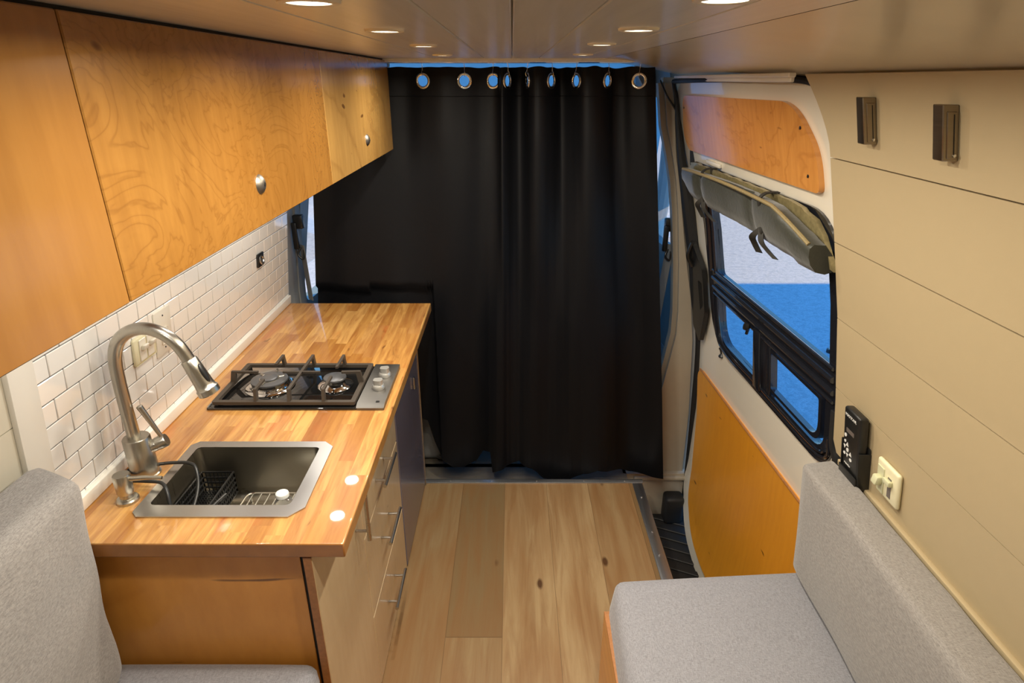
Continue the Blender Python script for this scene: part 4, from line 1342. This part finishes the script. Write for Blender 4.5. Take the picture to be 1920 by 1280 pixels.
# right bench
rb = thing('bench', 'plywood bench box under the right seat cushion', 'bench', (.6, .4, 0))
bm = new()
box(bm, .258, .276, -.5, 1.285, 0, .425, .001, 1)
box(bm, .276, .90, 1.267, 1.285, .0, .385)
box(bm, .276, .92, -.5, 1.267, .36, .385)
obj('box_panel', bm, M['ply_end'], rb)
bm = new(); box(bm, .2575, .2765, -.5, 1.2855, .4255, .431, .001, 1)
obj('front_lip', bm, M['ply_edge'], rb)
cushion('seat_cushion', [(.24, -.5, .40), (.93, -.5, .40), (.262, 1.30, .40), (.93, 1.36, .40), (.245, -.5, .50), (.90, -.5, .50), (.292, 1.345, .497), (.90, 1.385, .497)], .028, (.01, .004, .012), M['cushion'], loc=(.6, .5, .40))
o = bpy.data.objects['seat_cushion']; tag(o, 'light grey linen seat cushion on the right bench', 'cushion')
cushion('back_cushion', [(.765, -.5, .515), (.925, -.5, .515), (.800, 1.365, .515), (.918, 1.385, .515), (.765, -.5, .865), (.872, -.5, .862), (.775, 1.385, .862), (.868, 1.395, .868)], .02, (.022, .004, .004), M['cushion2'], loc=(.85, .5, .515), wr_=.004)
tag(bpy.data.objects['back_cushion'], 'light grey linen back cushion leaning on the right wall', 'cushion')
# left bench
lb = thing('bench', 'plywood bench box under the left seat cushion', 'bench', (-.7, .3, 0))
bm = new()
box(bm, -.98, -.455, -.5, 1.02, .0, .450)
obj('box_panel', bm, M['ply_end'], lb)
sc = cushion('seat_cushion', [(-.97, -.5, .47), (-.43, -.5, .47), (-.97, 1.022, .47), (-.455, 1.018, .47), (-.97, -.5, .575), (-.42, -.5, .575), (-.97, 1.022, .572), (-.43, 1.022, .572)], .045, (.006, .003, .014), M['cushion'], loc=(-.7, .3, .47))
tag(sc, 'light grey linen seat cushion on the left bench, only its corner in view', 'cushion')
lc = cushion('back_cushion', [(-.985, -.4, .585), (-.80, -.4, .585), (-.985, .965, .585), (-.855, .965, .585), (-.925, -.4, 1.10), (-.82, -.4, 1.08), (-.915, .995, 1.135), (-.832, .985, 1.09)], .032, (.035, .010, .010), M['cushion2'], loc=(-.9, .3, .585), wr_=.010)
tag(lc, 'light grey linen back cushion leaning on the left wall beside the counter', 'cushion')

# ================================================================== CAB DETAILS
ds_ = thing('driver_seat', 'dark cab seat base glimpsed under the left end of the curtain', 'seat', (-.55, 3.1, -.10))
bm = new()
box(bm, -.80, -.33, 2.80, 3.30, -.10, .30, .05, 4)
obj('seat_base', bm, M['pillard'], ds_)
bm = new(); box(bm, -.82, -.30, 2.78, 3.32, .302, .45, .06, 4); obj('seat_pad', bm, M['blackm'], ds_)
bm = new(); box(bm, -.80, -.32, 2.74, 2.88, .40, 1.05, .06, 4); obj('seat_back', bm, M['blackm'], ds_)
bm = new(); tube(bm, smoothpath([(-.40, 2.79, -.06), (-.37, 2.77, -.058), (-.34, 2.78, -.05)], 5), .008, 8); obj('adjust_lever', bm, M['nickel'], ds_)
def belt(s, lab, P_):
    w = thing('seat_belt', lab, 'seat belt', P_[0])
    bm = new()
    x, y, z = P_[0]
    box(bm, x - .022, x + .022, y - .02, y + .015, z - .01, z + .05, .006, 2)
    box(bm, x - .028, x - .004, y - .03, y - .01, z - .10, z + .02, .006, 2)
    tube(bm, smoothpath([(x, y - .02, z - .09), (x - .012, y - .03, z - .12), (x + .008, y - .03, z - .14), (x + .014, y - .02, z - .10)], 5), .005, 8)
    obj('belt_anchor', bm, M['black'], w)
    bm = new()
    a, b = Vector(P_[1]), Vector(P_[2])
    side = Vector((.014, -.014, 0))
    t = new(); vs = [t.verts.new(q) for q in (a + side, a - side, b - side, b + side)]
    vs2 = [t.verts.new(v.co + Vector((.002, .002, 0))) for v in vs]
    t.faces.new(vs); t.faces.new(vs2[::-1])
    for k in range(4): t.faces.new((vs[k - 1], vs[k], vs2[k], vs2[k - 1]))
    bmesh.ops.recalc_face_normals(t, faces=t.faces[:]); tri(bm, t)
    obj('webbing', bm, M['pillard'], w)
belt(-1, 'dark seat belt and anchor on the left pillar beside the curtain', [(-.935, 2.68, 1.21), (-.93, 2.66, 1.13), (-.935, 2.70, .86)])
belt(1, 'pale seat belt and anchor between curtain edge and right pillar', [(.722, 2.80, 1.17), (.733, 2.79, 1.10), (.705, 2.80, .74)])
# shoe outside
sh_ = thing('shoe', 'pale pointed shoe with a dark sole edge on the shaded asphalt outside the window', 'shoe', (3.16, 5.45, -.65))
def shoe(bm, z0, z1, sc_):
    pts = [(0, .11), (.03, .09), (.045, .04), (.04, -.03), (.035, -.10), (.02, -.14), (-.02, -.14), (-.035, -.10), (-.04, -.03), (-.045, .04), (-.03, .09)]
    R_ = Matrix.Rotation(1.25, 2)
    o2 = []
    for p in pts:
        q = R_ @ (Vector(p) * sc_); o2.append((3.19 + q.x, 5.45 + q.y))
    sheet(bm, rpoly(o2, .02, 3), [], lambda u, v, h: (u, v, z1 - h), z1 - z0)
bm = new(); shoe(bm, -.65, -.615, 1.15); obj('sole', bm, M['black'], sh_)
bm = new(); shoe(bm, -.6145, -.575, .98); shoe(bm, -.576, -.545, .75); obj('upper', bm, M['shoe'], sh_)

# ================================================================== LIGHTS
spots = [(-.196, .673, 'left row, nearest and cut off by the top edge'), (-.195, 1.05, 'left row, second from the camera'), (-.195, 1.50, 'left row, third from the camera'), (-.212, 2.06, 'left row, farthest by the curtain'),
         (.200, .655, 'right row, nearest and at the top edge'), (.190, 1.03, 'right row, second from the camera'), (.190, 1.44, 'right row, third from the camera'), (.212, 2.02, 'right row, farthest by the curtain')]
LE = 4.6
for x, y, lab in spots:
    lt = thing('ceiling_light', 'small round ceiling downlight, ' + lab if lab else 'small round ceiling downlight behind the camera', 'ceiling light', (x, y, 1.871), 'round downlights in the ceiling')
    bm = new(); lathe(bm, [(.021, -.0005), (.0215, -.003), (.025, -.0042), (.030, -.003), (.031, .0), (.021, .0)], (x, y, 1.8712), seg=32)
    obj('trim_ring', bm, M['potrim'], lt)
    bm = new(); lathe(bm, [(0, -.0014), (.0205, -.0014), (.021, .0), (0, 0)], (x, y, 1.8712), seg=28)
    obj('lens', bm, M['pot'], lt)
    ld = bpy.data.lights.new('lamp', 'AREA'); ld.shape = 'DISK'; ld.size = .04; ld.energy = LE; ld.color = (1.0, .91, .75); ld.spread = 2.95
    lo = bpy.data.objects.new('lamp', ld); COL.objects.link(lo); lo.parent = lt; lo.location = (0, 0, -.004)

# daylight
sd_ = bpy.data.lights.new('sun', 'SUN'); sd_.energy = 11; sd_.color = (1.0, .62, .12); sd_.angle = .009
so = bpy.data.objects.new('sun', sd_); COL.objects.link(so)
dv = Vector((1.45, 1.66, -1.0)).normalized()
so.rotation_euler = Vector((0, 0, -1)).rotation_difference(dv).to_euler()
so.location = (-6, -6, 6)
w = bpy.data.worlds.new('sky'); scene.world = w; w.use_nodes = True
nt = w.node_tree; nt.nodes.clear()
bg = nt.nodes.new('ShaderNodeBackground'); wo = nt.nodes.new('ShaderNodeOutputWorld')
tc = nt.nodes.new('ShaderNodeTexCoord'); sx = nt.nodes.new('ShaderNodeSeparateXYZ'); cr = nt.nodes.new('ShaderNodeValToRGB')
nt.links.new(tc.outputs['Generated'], sx.inputs[0]); nt.links.new(sx.outputs[2], cr.inputs[0]); nt.links.new(cr.outputs[0], bg.inputs[0]); nt.links.new(bg.outputs[0], wo.inputs[0])
cr.color_ramp.elements[0].position = 0; cr.color_ramp.elements[0].color = (.26, .66, 1.0, 1)
cr.color_ramp.elements[1].position = .6; cr.color_ramp.elements[1].color = (.08, .38, 1.0, 1)
bg.inputs[1].default_value = 1.5
